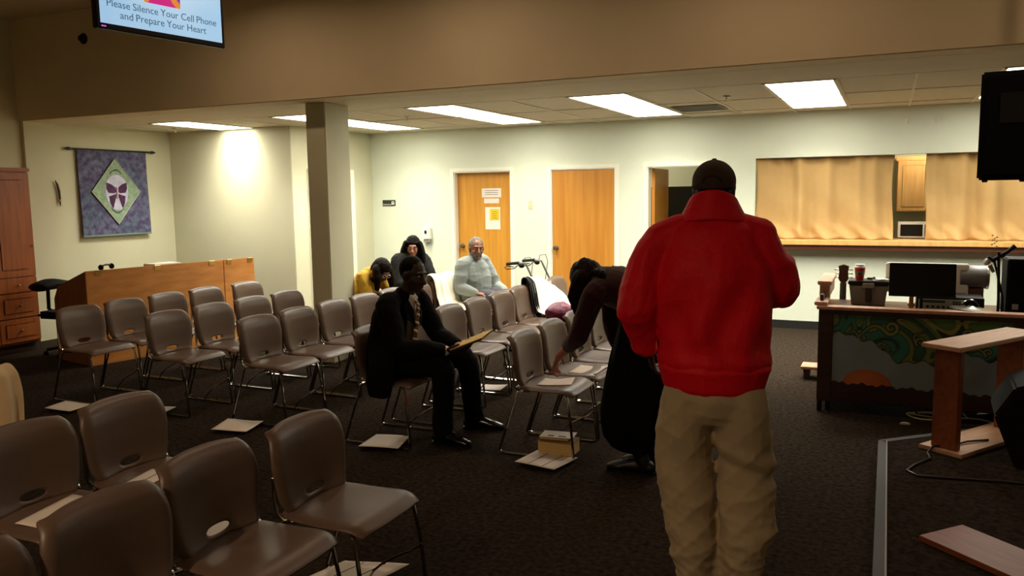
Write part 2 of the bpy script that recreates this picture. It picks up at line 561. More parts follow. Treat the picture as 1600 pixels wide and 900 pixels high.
casing(2, -5.77, -4.86); casing(3, -4.24, -3.32); casing(4, -2.88, -1.97)
d1 = door(1, -5.77, -4.86, YB + .09, DOORW2, -5.69, None)
d2 = door(2, -4.24, -3.32, YB + .012, DOORW, -4.175, -3.328)
# door 3 stands open into a dim office
d3 = MB().box((0, -.042, .008), (.86, 0, DT - .015)).build('door_3', DOORW, bevel=.002, loc=(-2.862, YB + .15, 0), rz=math.radians(92))
struct(d3)
hp = MB().box((.01, -.046, 1.72), (.05, -.04, 1.86)).build('hinge_plate', STEEL, d3)
# closed door with casing on the short wall behind the pillar
d4 = struct(MB().box((-7.198, 9.02, .008), (-7.17, 9.88, DT)).build('door_4', TRIMW, bevel=.002))
knob_m = MB().lathe([(.03, 0), (.012, .01), (.012, .03), (.028, .045), (.0, .065)], n=14, M=Matrix.Rotation(PI / 2, 4, 'Y')).build('door_knob', STEEL, d4, loc=(-7.17, 9.1, .95), smooth=True)
struct(MB().box((-7.2, 9.88, 0), (-7.165, 9.965, DT + .06)).box((-7.2, 8.93, 0), (-7.165, 9.02, DT + .06)).box((-7.2, 9.02, DT), (-7.165, 9.88, DT + .06)).build('trim_5', TRIMW, bevel=.004))

# office behind door 3 and kitchen behind the serving opening
struct(MB().box((-5.9, 13.4, 0), (-1.75, 13.5, ZC)).box((-5.9, YB + .14, 0), (-5.8, 13.4, ZC)).box((-1.85, YB + .14, 0), (-1.75, 13.4, ZC)).build('wall_office', WALL))
struct(MB().box((-5.9, YB + .14, ZC), (-1.75, 13.5, ZC + .06)).build('ceiling_office', DRYW))
struct(MB().box((-1.75, 13.2, 0), (4.7, 13.3, ZC)).box((4.6, YB + .14, 0), (4.7, 13.2, ZC)).build('wall_kitchen', WALL))
struct(MB().box((-1.75, YB + .14, ZC), (4.7, 13.3, ZC + .06)).build('ceiling_kitchen', DRYW))
for nm, x, y, en, lb in (('office', -4.4, 12.2, OFFICE_W, 'small round ceiling lamp in the office behind the open door'), ('kitchen', .5, 12.0, KITCHEN_W, 'small round ceiling lamp in the kitchen behind the curtains')):
    t = thing('ceiling_lamp', lb, 'ceiling light', (x, y, ZC))
    MB().lathe([(.16, 0), (.16, -.03), (.12, -.06), (0, -.075)], n=20, cap=False).build('glass_bowl', emis('bowl_' + nm, (1, .9, .7), 3), t, smooth=True)
    MB().lathe([(.17, 0), (.17, -.012), (.15, -.012)], n=20).build('rim', STEEL, t)
    ld = bpy.data.lights.new('bowl_lamp', 'POINT'); ld.energy = en; ld.color = (1, .88, .66); ld.shadow_soft_size = .12
    lo = bpy.data.objects.new('bowl_lamp', ld); COL.objects.link(lo); lo.parent = t; lo.location = (0, 0, -.2)
# big black board leaning in the office
t = thing('black_board', 'large black panel standing in the office seen through open door', 'panel', (-2.72, 12.1, 0), math.radians(-12))
MB().box((-.75, -.03, .35), (.78, .03, 1.78)).build('panel', BLACKP, t, bevel=.01)
for s in (-.7, .7):
    MB().box((s - .03, -.03, 0), (s + .03, .03, .36)).box((s - .03, -.25, 0), (s + .03, .25, .04)).build('foot', BLACKM, t)

# serving counter
ct = struct(MB().box((-1.575, YB - .16, 1.045), (3.2, YB + .5, 1.105)).build('counter', MAPLE, bevel=.006))
MB().box((-1.575, YB - .135, .985), (3.2, YB, 1.045)).build('counter_apron', mat('counter_apron', (92, 50, 28), .5), ct, bevel=.004)
# opening lining
struct(MB().box((-1.525, YB + .001, 2.10), (3.2, YB + .14, 2.116)).box((-1.527, YB + .001, 1.105), (-1.512, YB + .14, 2.1)).build('trim_6', WALL))

# curtains in the opening
CURT = mat('curtain_cloth', (194, 160, 106), .9, vary=.02, scale=10, bump=.08, bscale=400, spec=.2)
def curtain(name, label, x0, x1, y, ztop, zbot, seed, nf):
    rs = random.Random(seed)
    ph = [rs.uniform(0, 6.28) for _ in range(8)]
    t = thing(name, label, 'curtain', ((x0 + x1) / 2, y, zbot), 0, 'serving window curtains')
    W = x1 - x0; Hh = ztop - zbot
    def fn(u, v):
        x = (u - .5) * W
        a = (.020 + .026 * (1 - v) + .016 * math.sin(3 * u * 6.28 + ph[0]))
        d = a * math.sin(u * nf * 6.28 + ph[1] + 1.1 * math.sin(u * 9 + ph[2]) + .5 * (1 - v) * math.sin(u * 14 + ph[5]))
        d += .012 * math.sin(u * nf * 2.3 * 6.28 + ph[3] + v * 1.5) * (.4 + .6 * v)
        # cloth slumps on the counter
        lo = max(0, .22 - v) / .22
        d -= .055 * lo ** 1.5 * (1 + .7 * math.sin(u * nf * .7 * 6.28 + ph[4]))
        d += .03 * lo * math.sin(u * nf * 1.7 * 6.28 + v * 30 + ph[6])
        # diagonal pull from the upper corners
        d += .018 * math.sin((u * 2.2 + v * 1.1) * 6.28 + ph[7]) * (1 - abs(2 * v - 1))
        x += .015 * math.sin(v * 5 + ph[0]) * (2 * u - 1)
        return (x, d, max(.004, v * Hh + .008 * lo * math.sin(u * 40 + ph[2])))
    me = solid_grid('cloth', 120, 34, fn, .003, 0)
    ob('cloth', me, CURT, t)
    MB().tube([(-W / 2, .0, Hh - .012), (W / 2, .0, Hh - .012)], .008).build('curtain_rod', STEEL, t)
    return t
curtain('curtain', 'tan cloth curtain left of the gap in the serving window', -1.51, .045, YB + .10, 2.098, 1.107, 3, 4)
curtain('curtain', 'tan cloth curtain right of the gap, behind the hanging speaker', .385, 3.18, YB + .10, 2.098, 1.107, 5, 8)

# kitchen wall cabinet and microwave seen in the gap
for i, (xa, lb) in enumerate([(-.42, 'maple kitchen wall cabinet partly hidden behind the left curtain'), (.09, 'maple kitchen wall cabinet seen in the curtain gap'), (.6, 'maple kitchen wall cabinet hidden by the right curtain')]):
    if i != 1:
        continue
    t = thing('wall_cabinet', lb, 'cabinet', (xa, 12.5, 1.38))
    MB().box((0, .02, 0), (.42, .68, .72)).build('body', MAPLE, t, bevel=.003)
    dd = MB().box((.012, 0, .012), (.408, .02, .70)).build('door', MAPLE, t, bevel=.003)
    MB().box((.07, -.006, .07), (.35, .002, .64)).build('raised_panel', MAPLE, dd, bevel=.006)
    MB().ell((.38, -.012, .06), (.012, .014, .012)).build('knob', BRASS, dd, smooth=True)
    MB().box((-.02, .01, .70), (.44, .68, .76)).build('crown', MAPLE, t, bevel=.008)
t = thing('microwave', 'small white microwave on the serving counter in the curtain gap', 'microwave', (.30, YB + .36, 1.105))
MB().box((-.19, 0, .012), (.19, .14, .2)).build('body', WHITEP, t, bevel=.006)
MB().box((-.16, -.006, .03), (.08, .004, .17)).build('door_glass', BLACKP, t, bevel=.003)
MB().box((.1, -.006, .03), (.17, .003, .17)).build('control_panel', mat('panel_grey', (70, 70, 70), .4), t)
for s in (-.15, .15):
    MB().box((s - .02, .02, 0), (s + .02, .12, .014)).build('foot', BLACKP, t)

# wall items ------------------------------------------------------------
t = thing('light_switch', 'ivory light switch plate between the two closed doors', 'switch', (-4.555, YB, 1.55))
MB().box((-.036, -.007, -.06), (.036, 0, .06)).build('plate', mat('ivory', (214, 208, 168), .4), t, bevel=.003)
MB().box((-.006, -.016, -.012), (.006, -.006, .012)).build('toggle', WHITEP, t, bevel=.002)
for s in (-.03, .03):
    MB().ell((0, -.007, s), (.004, .002, .004)).build('screw', STEEL, t)
t = thing('room_sign', 'small black restroom sign on the wall left of the first door', 'sign', (-6.9, YB, 1.595))
MB().box((-.115, -.01, -.045), (.115, 0, .045)).build('plate', mat('sign_black', (26, 30, 26), .4), t, bevel=.003)
R90 = Matrix.Rotation(PI / 2, 4, 'X')
ob('lettering', text_mesh('Restrooms', .032, Matrix.Translation((-.03, -.0105, -.022)) @ R90), WHITEP, t)
ic = MB()
for dx in (.058, .09):
    ic.box((dx - .009, -.012, -.025), (dx + .009, -.0098, .008)); ic.ell((dx, -.011, .02), (.008, .002, .008))
ic.box((.072, -.012, -.03), (.076, -.0098, .03))
ic.build('pictogram', WHITEP, t)
t = thing('hand_sanitizer', 'white dispenser box on the wall above the woman in black', 'dispenser', (-6.22, YB, 1.03))
MB().box((-.065, -.09, .02), (.065, 0, .2)).build('body', WHITEP, t, bevel=.012)
MB().box((-.05, -.075, -.02), (.05, -.01, .02)).build('nozzle', GREYP, t, bevel=.006)
MB().ell((0, -.09, .13), (.022, .006, .03)).build('window', BLACKP, t)
# papers taped on door 1
yd = YB + .089
tag(MB().box((-5.36, yd - .003, 1.66), (-5.05, yd - .0005, 1.79)).build('door_notice', PAPER), 'upper white notice with printed lines on first door', 'notice')
o = bpy.data.objects['door_notice']
for i in range(3):
    MB().box((-5.31, yd - .0036, 1.70 + i * .028), (-5.10, yd - .0028, 1.706 + i * .028)).build('print_line', INK, o)
tag(MB().box((-5.325, yd - .003, 1.575), (-5.085, yd - .0005, 1.645)).build('door_notice', PAPER), 'narrow white notice strip on first door below the upper notice', 'notice')
po = tag(MB().box((-5.31, yd - .003, 1.2), (-5.07, yd - .0005, 1.52)).build('door_poster', PAPER), 'white poster with a yellow square on the first door', 'poster')
MB().box((-5.235, yd - .0042, 1.33), (-5.085, yd - .0028, 1.495)).build('yellow_print', mat('poster_yellow', (232, 196, 40), .7, vary=.15, scale=25), po)
for i in range(4):
    MB().box((-5.2, yd - .005, 1.36 + i * .03), (-5.12, yd - .0041, 1.368 + i * .03)).build('print_line', mat('poster_ink', (150, 110, 30), .8), po)
# two small hooks above the serving window, one patch
for i, (x, lb) in enumerate([(.155, 'small white wall hook above the curtain gap, left one'), (.47, 'small white wall hook above the right curtain, right one')]):
    t = thing('wall_hook', lb, 'hook', (x, YB, 2.47), 0, 'white wall hooks')
    MB().box((-.018, -.006, -.03), (.018, 0, .03)).build('plate', TRIMW, t, bevel=.003)
    MB().tube([(0, -.005, -.005), (0, -.03, -.02), (0, -.035, .0)], .006).build('hook', TRIMW, t)

# tapestry on the left wall ----------------------------------------------
tp = thing('tapestry', 'purple and blue quilted banner with a butterfly diamond on left wall', 'tapestry', (XL, 7.63, 1.24))
def tcol(u, v):
    p = Vector((u * 17, v * 19, .3))
    n = noise.fractal(p, .9, 2.1, 5) ; n2 = noise.noise(Vector((u * 2.3, v * 2.6, 4)))
    k = max(0, min(1, .45 + .75 * n)); h = max(0, min(1, .5 + 1.1 * n2))
    a = np.array(srgb(72, 60, 98)); b = np.array(srgb(116, 116, 146)); c = np.array(srgb(92, 116, 130))
    r_ = a * (1 - k) + (b * (1 - h) + c * h) * k
    return tuple(r_)
def tpos(u, v):
    return (.045 + .006 * math.sin(v * 5 + 1) + .004 * math.sin(u * 9) + .02 * (1 - v) * .4, (u - .5) * 1.05, v * 1.1 + .004 * math.sin(u * 6))
me = paint_grid('cloth', 190, 190, tpos, tcol); me.materials.append(vcol_mat('tapestry_cloth', .9, .5, 0, 90))
cl = ob('cloth', me, None, tp)
md = cl.modifiers.new('s', 'SOLIDIFY'); md.thickness = .012
hem = MB().box((.04, -.53, -.012), (.066, .53, .012)).build('hem', mat('hem_green', (120, 140, 132), .9), tp, bevel=.004)
MB().tube([(.04, -.62, 1.11), (.04, .62, 1.11)], .012).build('rod', mat('dark_iron', (34, 26, 20), .5), tp)
for s in (-1, 1):
    MB().lathe([(.008, 0), (.022, .03), (.018, .06), (.004, .1)], n=12, M=Matrix.Rotation(-s * PI / 2, 4, 'X')).build('finial', MATS['dark_iron'], tp, loc=(.04, s * .6, 1.11), smooth=True)
GRN = mat('quilt_green', (122, 146, 120), .9, col2=(152, 174, 148), scale=22)
dz = .57
diam = MB().prism([(.062, -.37, dz), (.062, 0, dz - .43), (.062, .37, dz), (.062, 0, dz + .43)], (.006, 0, 0)).build('diamond_patch', GRN, tp)
pip = MB(); q = [(.07, -.37, dz), (.07, 0, dz - .43), (.07, .37, dz), (.07, 0, dz + .43)]
pip.tube(q, .006, n=6, closed=True)
pip.build('piping', mat('piping_cream', (206, 206, 178), .8), diam)
ov = [(.0685, .175 * math.cos(a) , dz - .0 + .235 * math.sin(a) + .01 * math.cos(2 * a)) for a in [2 * PI * k / 28 for k in range(28)]]
MB().prism(ov, (.004, 0, 0)).build('oval_patch', mat('quilt_lilac', (176, 176, 204), .9, col2=(206, 206, 222), scale=14), diam)
PUR = mat('butterfly_plum', (58, 30, 62), .85, col2=(84, 44, 84), scale=10)
wg = [[(0.01, .0), (.03, .06), (.09, .10), (.155, .12), (.16, .04), (.13, -.015), (.05, -.02)], [(.015, -.03), (.07, -.045), (.125, -.06), (.115, -.14), (.09, -.2), (.07, -.215), (.055, -.17), (.02, -.07)]]
for s in (-1, 1):
    for poly in wg:
        MB().prism([(.0725, s * a, dz + b) for a, b in poly], (.004, 0, 0)).build('butterfly_wing', PUR, diam)
MB().limb([(.078, 0, dz - .09), (.078, 0, dz), (.078, 0, dz + .05)], [.008, .014, .016]).build('butterfly_body', mat('butterfly_pale', (214, 180, 200), .8), diam, smooth=True)
sq = MB(); 
for z0, amp in ((dz + .285, 1), (dz - .275, 1)):
    sq.tube([(.071, -.09 + i * .009, z0 + .016 * math.sin(i * 1.9) * (1 - abs(i - 10) / 14) - .0005 * (i - 10) ** 2 * (1 if z0 > dz else -1)) for i in range(21)], .004, n=5)
sq.build('stitched_script', mat('script_green', (44, 66, 52), .9), diam)
# dark strap on the edge of the pilaster
t = thing('wall_hanging', 'thin dark curved horn hanging on the wall left of tapestry', 'wall ornament', (XL + .055, 6.80, 1.64))
MB().tube([(.02, 0, 0), (.02, .0, .08), (.02, -.005, .18), (.02, -.02, .26), (.02, -.045, .31)], [.006, .013, .016, .014, .006], n=10).build('horn', mat('horn_dark', (52, 40, 28), .4), t, smooth=True)
MB().tube([(.02, 0, .05), (.02, 0, .08)], .018, n=10).build('band', BRASS, t)
MB().tube([(0, 0, .2), (.02, 0, .2)], .005).build('peg', STEEL, t)
# ================================================================== CHAIRS
def make_chair():
    root = bpy.data.objects.new('stacking_chair', None); COL.objects.link(root)
    # backrest: rows v, columns u, with a grip slot
    NU, NV = 20, 18
    HU = (8, 12); HV = (1, 3)            # hole cells
    def back(u, v):
        i = round(u * NU); j = round(v * NV)
        U = 2 * u - 1; V = v
        cx, cv = 0.0, 2.1 / NV
        if HU[0] - 1 <= i <= HU[1] + 1 and HV[0] - 1 <= j <= HV[1] + 1:
            # bend the rows round the slot into an oval
            a = math.atan2((j - 2) / 1.0, (i - 10) / 2.0)
            ring = max(abs(i - 10) / 2.0, abs(j - 2) / 1.0)
            if HU[0] <= i <= HU[1] and HV[0] <= j <= HV[1] and ring >= .99:
                U = .31 * math.cos(a); V = cv + .050 * math.sin(a)
            elif ring > 1:
                U = .5 * U + .5 * (.46 * math.cos(a)); V = .5 * V + .5 * (cv + .095 * math.sin(a))
        hw = .202 + .030 * min(1, V / .55) ** .8
        tp_ = max(0, (V - .45) / .55); bt = max(0, (.35 - V) / .35)
        k = .62
        y = U * hw * math.sqrt(1 - .5 * k * tp_ ** 3) * math.sqrt(1 - .5 * .35 * bt ** 3)
        zz = V
        if tp_ > 0:
            zz = .45 + .55 * tp_ * math.sqrt(max(0, 1 - .5 * .36 * abs(U) ** 3))
        z = .452 + .337 * zz
        prof = np.interp(V, [0, .1, .25, .5, .75, .9, .96, 1.0], [-.140, -.152, -.160, -.166, -.176, -.192, -.210, -.240])
        x = float(prof) + .035 * U * U
        e = max(0, abs(U) - .86) / .14
        x -= .030 * e * e
        return (x, y, z)
    hole = lambda i, j: HU[0] <= i < HU[1] and HV[0] <= j < HV[1]
    me = solid_grid('backrest', NU, NV, back, .011, 1, offset=1, hole=hole)
    ob('backrest', me, SHELL, root)
    def seat(u, v):
        U = 2 * u - 1
        s = v
        hw = .232 - .018 * (1 - s) ** 2
        fr = max(0, (s - .6) / .4); bk = max(0, (.3 - s) / .3)
        y = U * hw * math.sqrt(1 - .5 * .42 * fr ** 3) * math.sqrt(1 - .5 * .3 * bk ** 3)
        x = -.158 + .418 * (s if fr == 0 else .6 + .4 * fr * math.sqrt(1 - .5 * .34 * abs(U) ** 3))
        z = .450 - .012 * math.sin(PI * min(1, s / .85)) * (1 - U * U * .6)
        z -= .034 * max(0, (s - .78) / .22) ** 2
        e = max(0, abs(U) - .85) / .15
        z -= .014 * e * e
        return (x, y, z)
    me = solid_grid('seat', 14, 14, seat, .012, 1, offset=-1)
    ob('seat', me, SHELL, root)
    for s in (-1, 1):
        y = s * .226
        pts = [(-.10, s * .20, .435), (-.135, s * .215, .42), (-.20, y, .22), (-.262, y, .045), (-.268, y, .022), (-.255, y, .0115), (-.22, y, .0105), (.22, y, .0105), (.246, y, .0115), (.256, y, .024), (.254, y, .05), (.235, s * .222, .25), (.21, s * .212, .40), (.19, s * .205, .425)]
        MB().tube(pts, .0085, n=8).build('sled_leg', CHROME, root, smooth=True)
        MB().tube([(-.06, s * .19, .428), (-.13, s * .205, .432), (-.158, s * .214, .46), (-.164, s * .216, .52), (-.172, s * .21, .60)], .009, n=8).build('back_support', CHROME, root, smooth=True)
    MB().tube([(.19, -.205, .425), (.19, .205, .425)], .009, n=8).build('cross_bar', CHROME, root, smooth=True)
    MB().tube([(-.10, -.20, .43), (-.10, .20, .43)], .009, n=8).build('cross_bar', CHROME, root, smooth=True)
    MB().tube([(-.03, .205, .014), (.0, .205, .06), (.05, .205, .105), (.12, .205, .15), (.2, .205, .19), (.246, .214, .225)], .0055, n=6).build('brace', CHROME, root, smooth=True)
    return root

chair0 = make_chair()
_used = [False]
def place_chair(x, y, label, rz=0.0, group='brown plastic stacking chairs'):
    if not _used[0]:
        o = chair0; _used[0] = True
    else:
        o = copy_tree(chair0)
    o.location = (x, y, 0); o.rotation_euler = (0, 0, rz)
    tag(o, label, 'chair', group)
    return o
ORD = ['first', 'second', 'third', 'fourth', 'fifth', 'sixth', 'seventh', 'eighth', 'ninth']
ROWS = {
    'row beside the wooden sound desk': (-6.20, [4.75, 5.23, 5.72, 6.22, 6.80]),
    'second row from the sound desk': (-5.17, [4.77, 5.27, 5.76, 6.24, 7.32, 7.80, 8.28]),
    'middle row in front of the pillar': (-4.26, [4.83, 5.31, 5.80, 6.28, 6.76, 7.24, 7.72, 8.2]),
    'row of the man in the suit': (-3.12, [4.73, 5.30, 5.87, 6.36, 6.84, 7.32, 7.80, 8.28]),
    'row beside the bending woman': (-2.01, [4.92, 5.40, 5.88, 6.36, 6.84]),
}
for rn, (x, ys) in ROWS.items():
    for i, y in enumerate(ys):
        last = ' (last)' if False else ''
        place_chair(x + random.uniform(-.01, .01), y, 'brown plastic chair, %s from the aisle in the %s' % (ORD[i], rn), random.uniform(-.01, .01))
FR = {'bottom-left corner row nearest the viewer': (-2.01, [2.63, 2.15, 1.67, 1.19]), 'second bottom-left row, behind the nearest one': (-3.04, [2.58, 2.10])}
for rn, (x, ys) in FR.items():
    for i, y in enumerate(ys):
        place_chair(x - (.06 if y == 2.15 else 0), y, 'brown plastic chair, %s from the aisle in the %s' % (ORD[i], rn), random.uniform(-.01, .01))
place_chair(-4.05, 2.50, 'brown plastic chair under the cream coat at the left edge')

# papers on floor and seats
def sheet(label, pts, z, print_lines=0, curl=.004, seed=0):
    """a thin sheet of paper given by its four corners"""
    a, b, c, d = [Vector((*p, 0)) for p in pts]
    ctr = (a + b + c + d) / 4
    rs = random.Random(seed)
    ph = rs.uniform(0, 6)
    def fn(u, v):
        p = (a * (1 - u) + b * u) * (1 - v) + (d * (1 - u) + c * u) * v - ctr
        h = curl * (1 + math.sin(u * 4 + ph) * (.5 + v * .5)) + curl * 2 * max(0, u + v - 1.5)
        return (p.x, p.y, h)
    me = solid_grid('sheet', 8, 8, fn, .0012, 0)
    o = ob('paper_sheet', me, PAPER, None, (ctr.x, ctr.y, z + .002))
    tag(o, label, 'paper', 'printed bulletins')
    if print_lines:
        for i in range(print_lines):
            f = (i + 1) / (print_lines + 1)
            p0 = (a * (1 - f) + b * f) - ctr; p1 = (d * (1 - f) + c * f) - ctr
            q0 = p0 * .95 + p1 * .05; q1 = p0 * .05 + p1 * .95
            m = MB(); k = 8
            pts_ = [q0.lerp(q1, j / k) for j in range(k + 1)]
            out = []
            for j, q in enumerate(pts_):
                v = .05 + .9 * j / k
                out.append((q.x, q.y, fn(f, v)[2] + .0012))
            m.tube(out, .0016, n=4)
            m.build('fold_line', INK, o)
    return o
sheet('white sheet on the floor under the stacked books', [(-2.087, 4.494), (-1.803, 4.459), (-1.745, 4.72), (-2.04, 4.76)], .022, 2, seed=1)
sheet('white sheet on the floor in front of the man in suit', [(-3.201, 4.384), (-2.92, 4.441), (-2.99, 4.70), (-3.245, 4.663)], .022, 0, seed=2)
sheet('white sheet on the floor below the middle row', [(-4.437, 4.295), (-4.16, 4.357), (-4.235, 4.62), (-4.53, 4.56)], .022, 0, seed=3)
sheet('white sheet on the floor at far left behind the cream coat', [(-6.187, 4.235), (-5.90, 4.255), (-5.93, 4.48), (-6.23, 4.46)], .022, 0, seed=4)
sheet('white sheet on the floor behind the second bottom-left row', [(-5.42, 4.42), (-5.13, 4.44), (-5.17, 4.66), (-5.45, 4.64)], .022, 0, seed=5)
sheet('white sheet on the floor under the nearest bottom-left chair', [(-2.30, 2.70), (-1.99, 2.80), (-1.93, 3.0), (-2.24, 2.93)], .022, 2, seed=6)
sheet('white bulletin on the seat of the second bottom-left row aisle chair', [(-3.02, 2.38), (-2.84, 2.40), (-2.88, 2.62), (-3.07, 2.60)], .452, 2, seed=7)
sheet('white bulletin on the seat of the chair at the left edge', [(-3.05, 1.93), (-2.87, 1.95), (-2.93, 2.25), (-3.12, 2.23)], .452, 0, seed=8)
sheet('white bulletin on the floor seen through a near backrest slot', [(-3.30, 2.84), (-3.0, 2.86), (-3.0, 3.08), (-3.30, 3.06)], .022, 0, seed=9)
sheet('white paper on the seat under the reaching hand', [(-2.06, 4.80), (-1.84, 4.86), (-1.88, 5.04), (-2.08, 5.0)], .452, 0, .006, seed=10)
sheet('white paper on the seat beyond the reaching hand', [(-2.0, 5.22), (-1.8, 5.24), (-1.8, 5.5), (-2.0, 5.48)], .452, 0, seed=11)
sheet('white paper on the floor between the seated man and the middle row', [(-3.3, 6.1), (-2.98, 6.14), (-3.0, 6.34), (-3.3, 6.3)], .022, 0, seed=12)

# stack of books beside the bending woman
def book(label, c, dims, rz, mcol, z):
    t = thing('book', label, 'book', (c[0], c[1], z), rz, 'stacked books on the floor')
    L, W_, H_ = dims
    MB().box((-L / 2, -W_ / 2, 0), (L / 2, W_ / 2, .004)).box((-L / 2, -W_ / 2, H_ - .004), (L / 2, W_ / 2, H_)).box((-L / 2, W_ / 2 - .004, 0), (L / 2, W_ / 2, H_)).build('cover', mcol, t, bevel=.0015)
    MB().box((-L / 2 + .005, -W_ / 2 + .004, .004), (L / 2 - .005, W_ / 2 - .005, H_ - .004)).build('pages', mat('page_block', (206, 176, 112), .8, vary=.08, scale=8, stretch=(1, 1, 60)), t)
    return t
book('thick tan book at the bottom of the stack on the floor', (-1.905, 4.80), (.24, .17, .085), .02, mat('cover_tan', (150, 110, 64), .6), .024)
book('thin book with white pages on top of the floor stack', (-1.93, 4.82), (.2, .14, .022), .10, mat('cover_black', (40, 34, 34), .5), .109)
tag(MB().box((-.11, -.07, 0), (.11, .07, .003)).build('leaflet', PAPER, None, loc=(-1.915, 4.815, .1315), rz=.14), 'white printed leaflet lying on top of the book stack', 'leaflet')
for i in range(2):
    MB().box((-.06 + i * .07, -.05, .003), (-.02 + i * .08, -.03, .0036)).build('print_block', INK, bpy.data.objects['leaflet'])

# ================================================================== LEFT SIDE FURNITURE
# tall cherry cabinet against the left wall, facing +X
t = thing('tall_cabinet', 'tall cherry wood cabinet with three drawers at the left wall', 'cabinet', (-8.83, 6.09, 0))
# local: x<0 into the wall, y from -0.92 to 0
CW_ = .95
MB().box((-.54, -CW_, .1), (-.02, 0, 2.03)).build('body', CHERRY, t, bevel=.004)
MB().box((-.50, -CW_ + .02, 0), (-.08, -.02, .1)).build('plinth', mat('plinth_dark', (50, 26, 14), .5), t)
MB().box((-.545, -CW_ - .015, 2.03), (.01, .015, 2.075)).build('cornice', CHERRY, t, bevel=.01)
for half, (ya, yb) in enumerate(((-CW_ + .005, -CW_ / 2 - .003), (-CW_ / 2 + .003, -.005))):
    d = MB().box((-.02, ya, .86), (.004, yb, 2.02)).build('door', CHERRY, t, bevel=.004)
    MB().box((.0, ya + .075, .94), (.012, yb - .075, 1.94)).build('raised_panel', CHERRY, d, bevel=.008)
    MB().ell((.022, (yb - .03) if half == 1 else (ya + .03), 1.20), (.014, .011, .011)).build('knob', STEEL, d, smooth=True)
    for za, zb in ((.685, .85), (.40, .675), (.125, .39)):
        d = MB().box((-.02, ya, za), (.004, yb, zb)).build('drawer', CHERRY, t, bevel=.005)
        if zb - za > .2:
            MB().box((.0, ya + .06, za + .055), (.013, yb - .06, zb - .055)).build('raised_panel', CHERRY, d, bevel=.008)
        MB().ell((.03, (ya + yb) / 2, (za + zb) / 2), (.016, .014, .014)).build('knob', STEEL, d, smooth=True)

# wooden sound-desk enclosure: long panel facing the seats, sides sloping down at the back
ang = math.atan2(-6.99 + 7.39, 7.60 - 5.615)     # rotation of the long panel from +Y
t = thing('sound_desk', 'long pine plywood sound desk enclosure with brass latches behind the chairs', 'desk', (-7.39, 5.615, 0), -ang)
LEN = 2.03
def pan(name, y0, y1, z1):
    return MB().box((-.022, y0, .0), (0, y1, z1)).build(name, PINE, t, bevel=.004)
pan('front_panel', 0, 1.60, .985)
pl = pan('front_panel', 1.606, LEN, .985)
for yy, nm in ((0.011, 'side_panel'), (LEN - .011, 'side_panel')):
    poly = [(-.022, yy - .011, 0), (-.022, yy - .011, .98), (-.62, yy - .011, .80), (-.72, yy - .011, .66), (-.72, yy - .011, 0)]
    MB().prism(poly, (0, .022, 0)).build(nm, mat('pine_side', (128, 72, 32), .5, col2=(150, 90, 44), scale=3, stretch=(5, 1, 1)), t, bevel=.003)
MB().box((-.70, .03, .70), (-.03, LEN - .03, .73)).build('desk_top', PINE, t)
for yy in (.13, .78, 1.45, 1.68, 1.97):
    h = MB().box((-.002, yy - .035, .935), (.006, yy + .035, .978)).build('latch', BRASS, t, bevel=.002)
    MB().tube([(.004, yy - .03, .982), (.004, yy + .03, .982)], .006).build('latch_pin', BRASS, h)
MB().box((-.002, .17, .46), (.007, .23, .55)).build('latch', BRASS, t, bevel=.002)
tag(MB().box((-.12, -.16, 0), (.12, .16, .26)).build('paper_stack', PAPER, None, loc=(-7.40, 6.60, .73), rz=-.2, bevel=.004), 'white paper pile standing behind the sound desk panel', 'papers')
t = thing('headphones', 'black headphones lying on the sound desk edge near its corner', 'headphones', (-7.46, 5.92, .985), .3)
MB().tube([(0, .09 * math.cos(a) , .012 + .03 * math.sin(a)) for a in [PI * k / 14 for k in range(15)]], .009).build('headband', BLACKP, t, smooth=True)
for s in (-1, 1):
    MB().ell((0, s * .09, .02), (.03, .018, .03)).build('ear_cup', BLACKV, t, smooth=True)
tag(MB().box((-.05, -.15, 0), (.05, .15, .235)).build('clipboard_box', PAPER, None, loc=(-7.30, 6.93, .73 + .0), rz=-.2, bevel=.003), 'white box top showing above the sound desk panel', 'box')
# black padded chair behind the desk
t = thing('office_chair', 'black padded office chair behind the left end of sound desk', 'office chair', (-8.47, 6.0, 0), .1)
MB().limb([(0, -.16, .76), (0, 0, .78), (0, .16, .76)], [(.05, .14), (.06, .17), (.05, .14)], ref=(1, 0, 0)).build('backrest', BLACKV, t, smooth=True)
MB().box((.02, -.24, .42), (.5, .24, .50)).build('seat_pad', BLACKV, t, bevel=.03)
MB().tube([(-.05, 0, .75), (-.06, 0, .5), (.05, 0, .44), (.2, 0, .43)], .02).build('spine', BLACKM, t)
MB().tube([(.25, 0, .08), (.25, 0, .43)], .025).build('gas_post', BLACKM, t)
for k in range(5):
    a = 2 * PI * k / 5
    l = MB().tube([(.25, 0, .1), (.25 + .26 * math.cos(a), .26 * math.sin(a), .065)], .018).build('base_leg', BLACKM, t)
    MB().ell((.25 + .27 * math.cos(a), .27 * math.sin(a), .028), (.028, .028, .028)).build('caster', BLACKP, l)

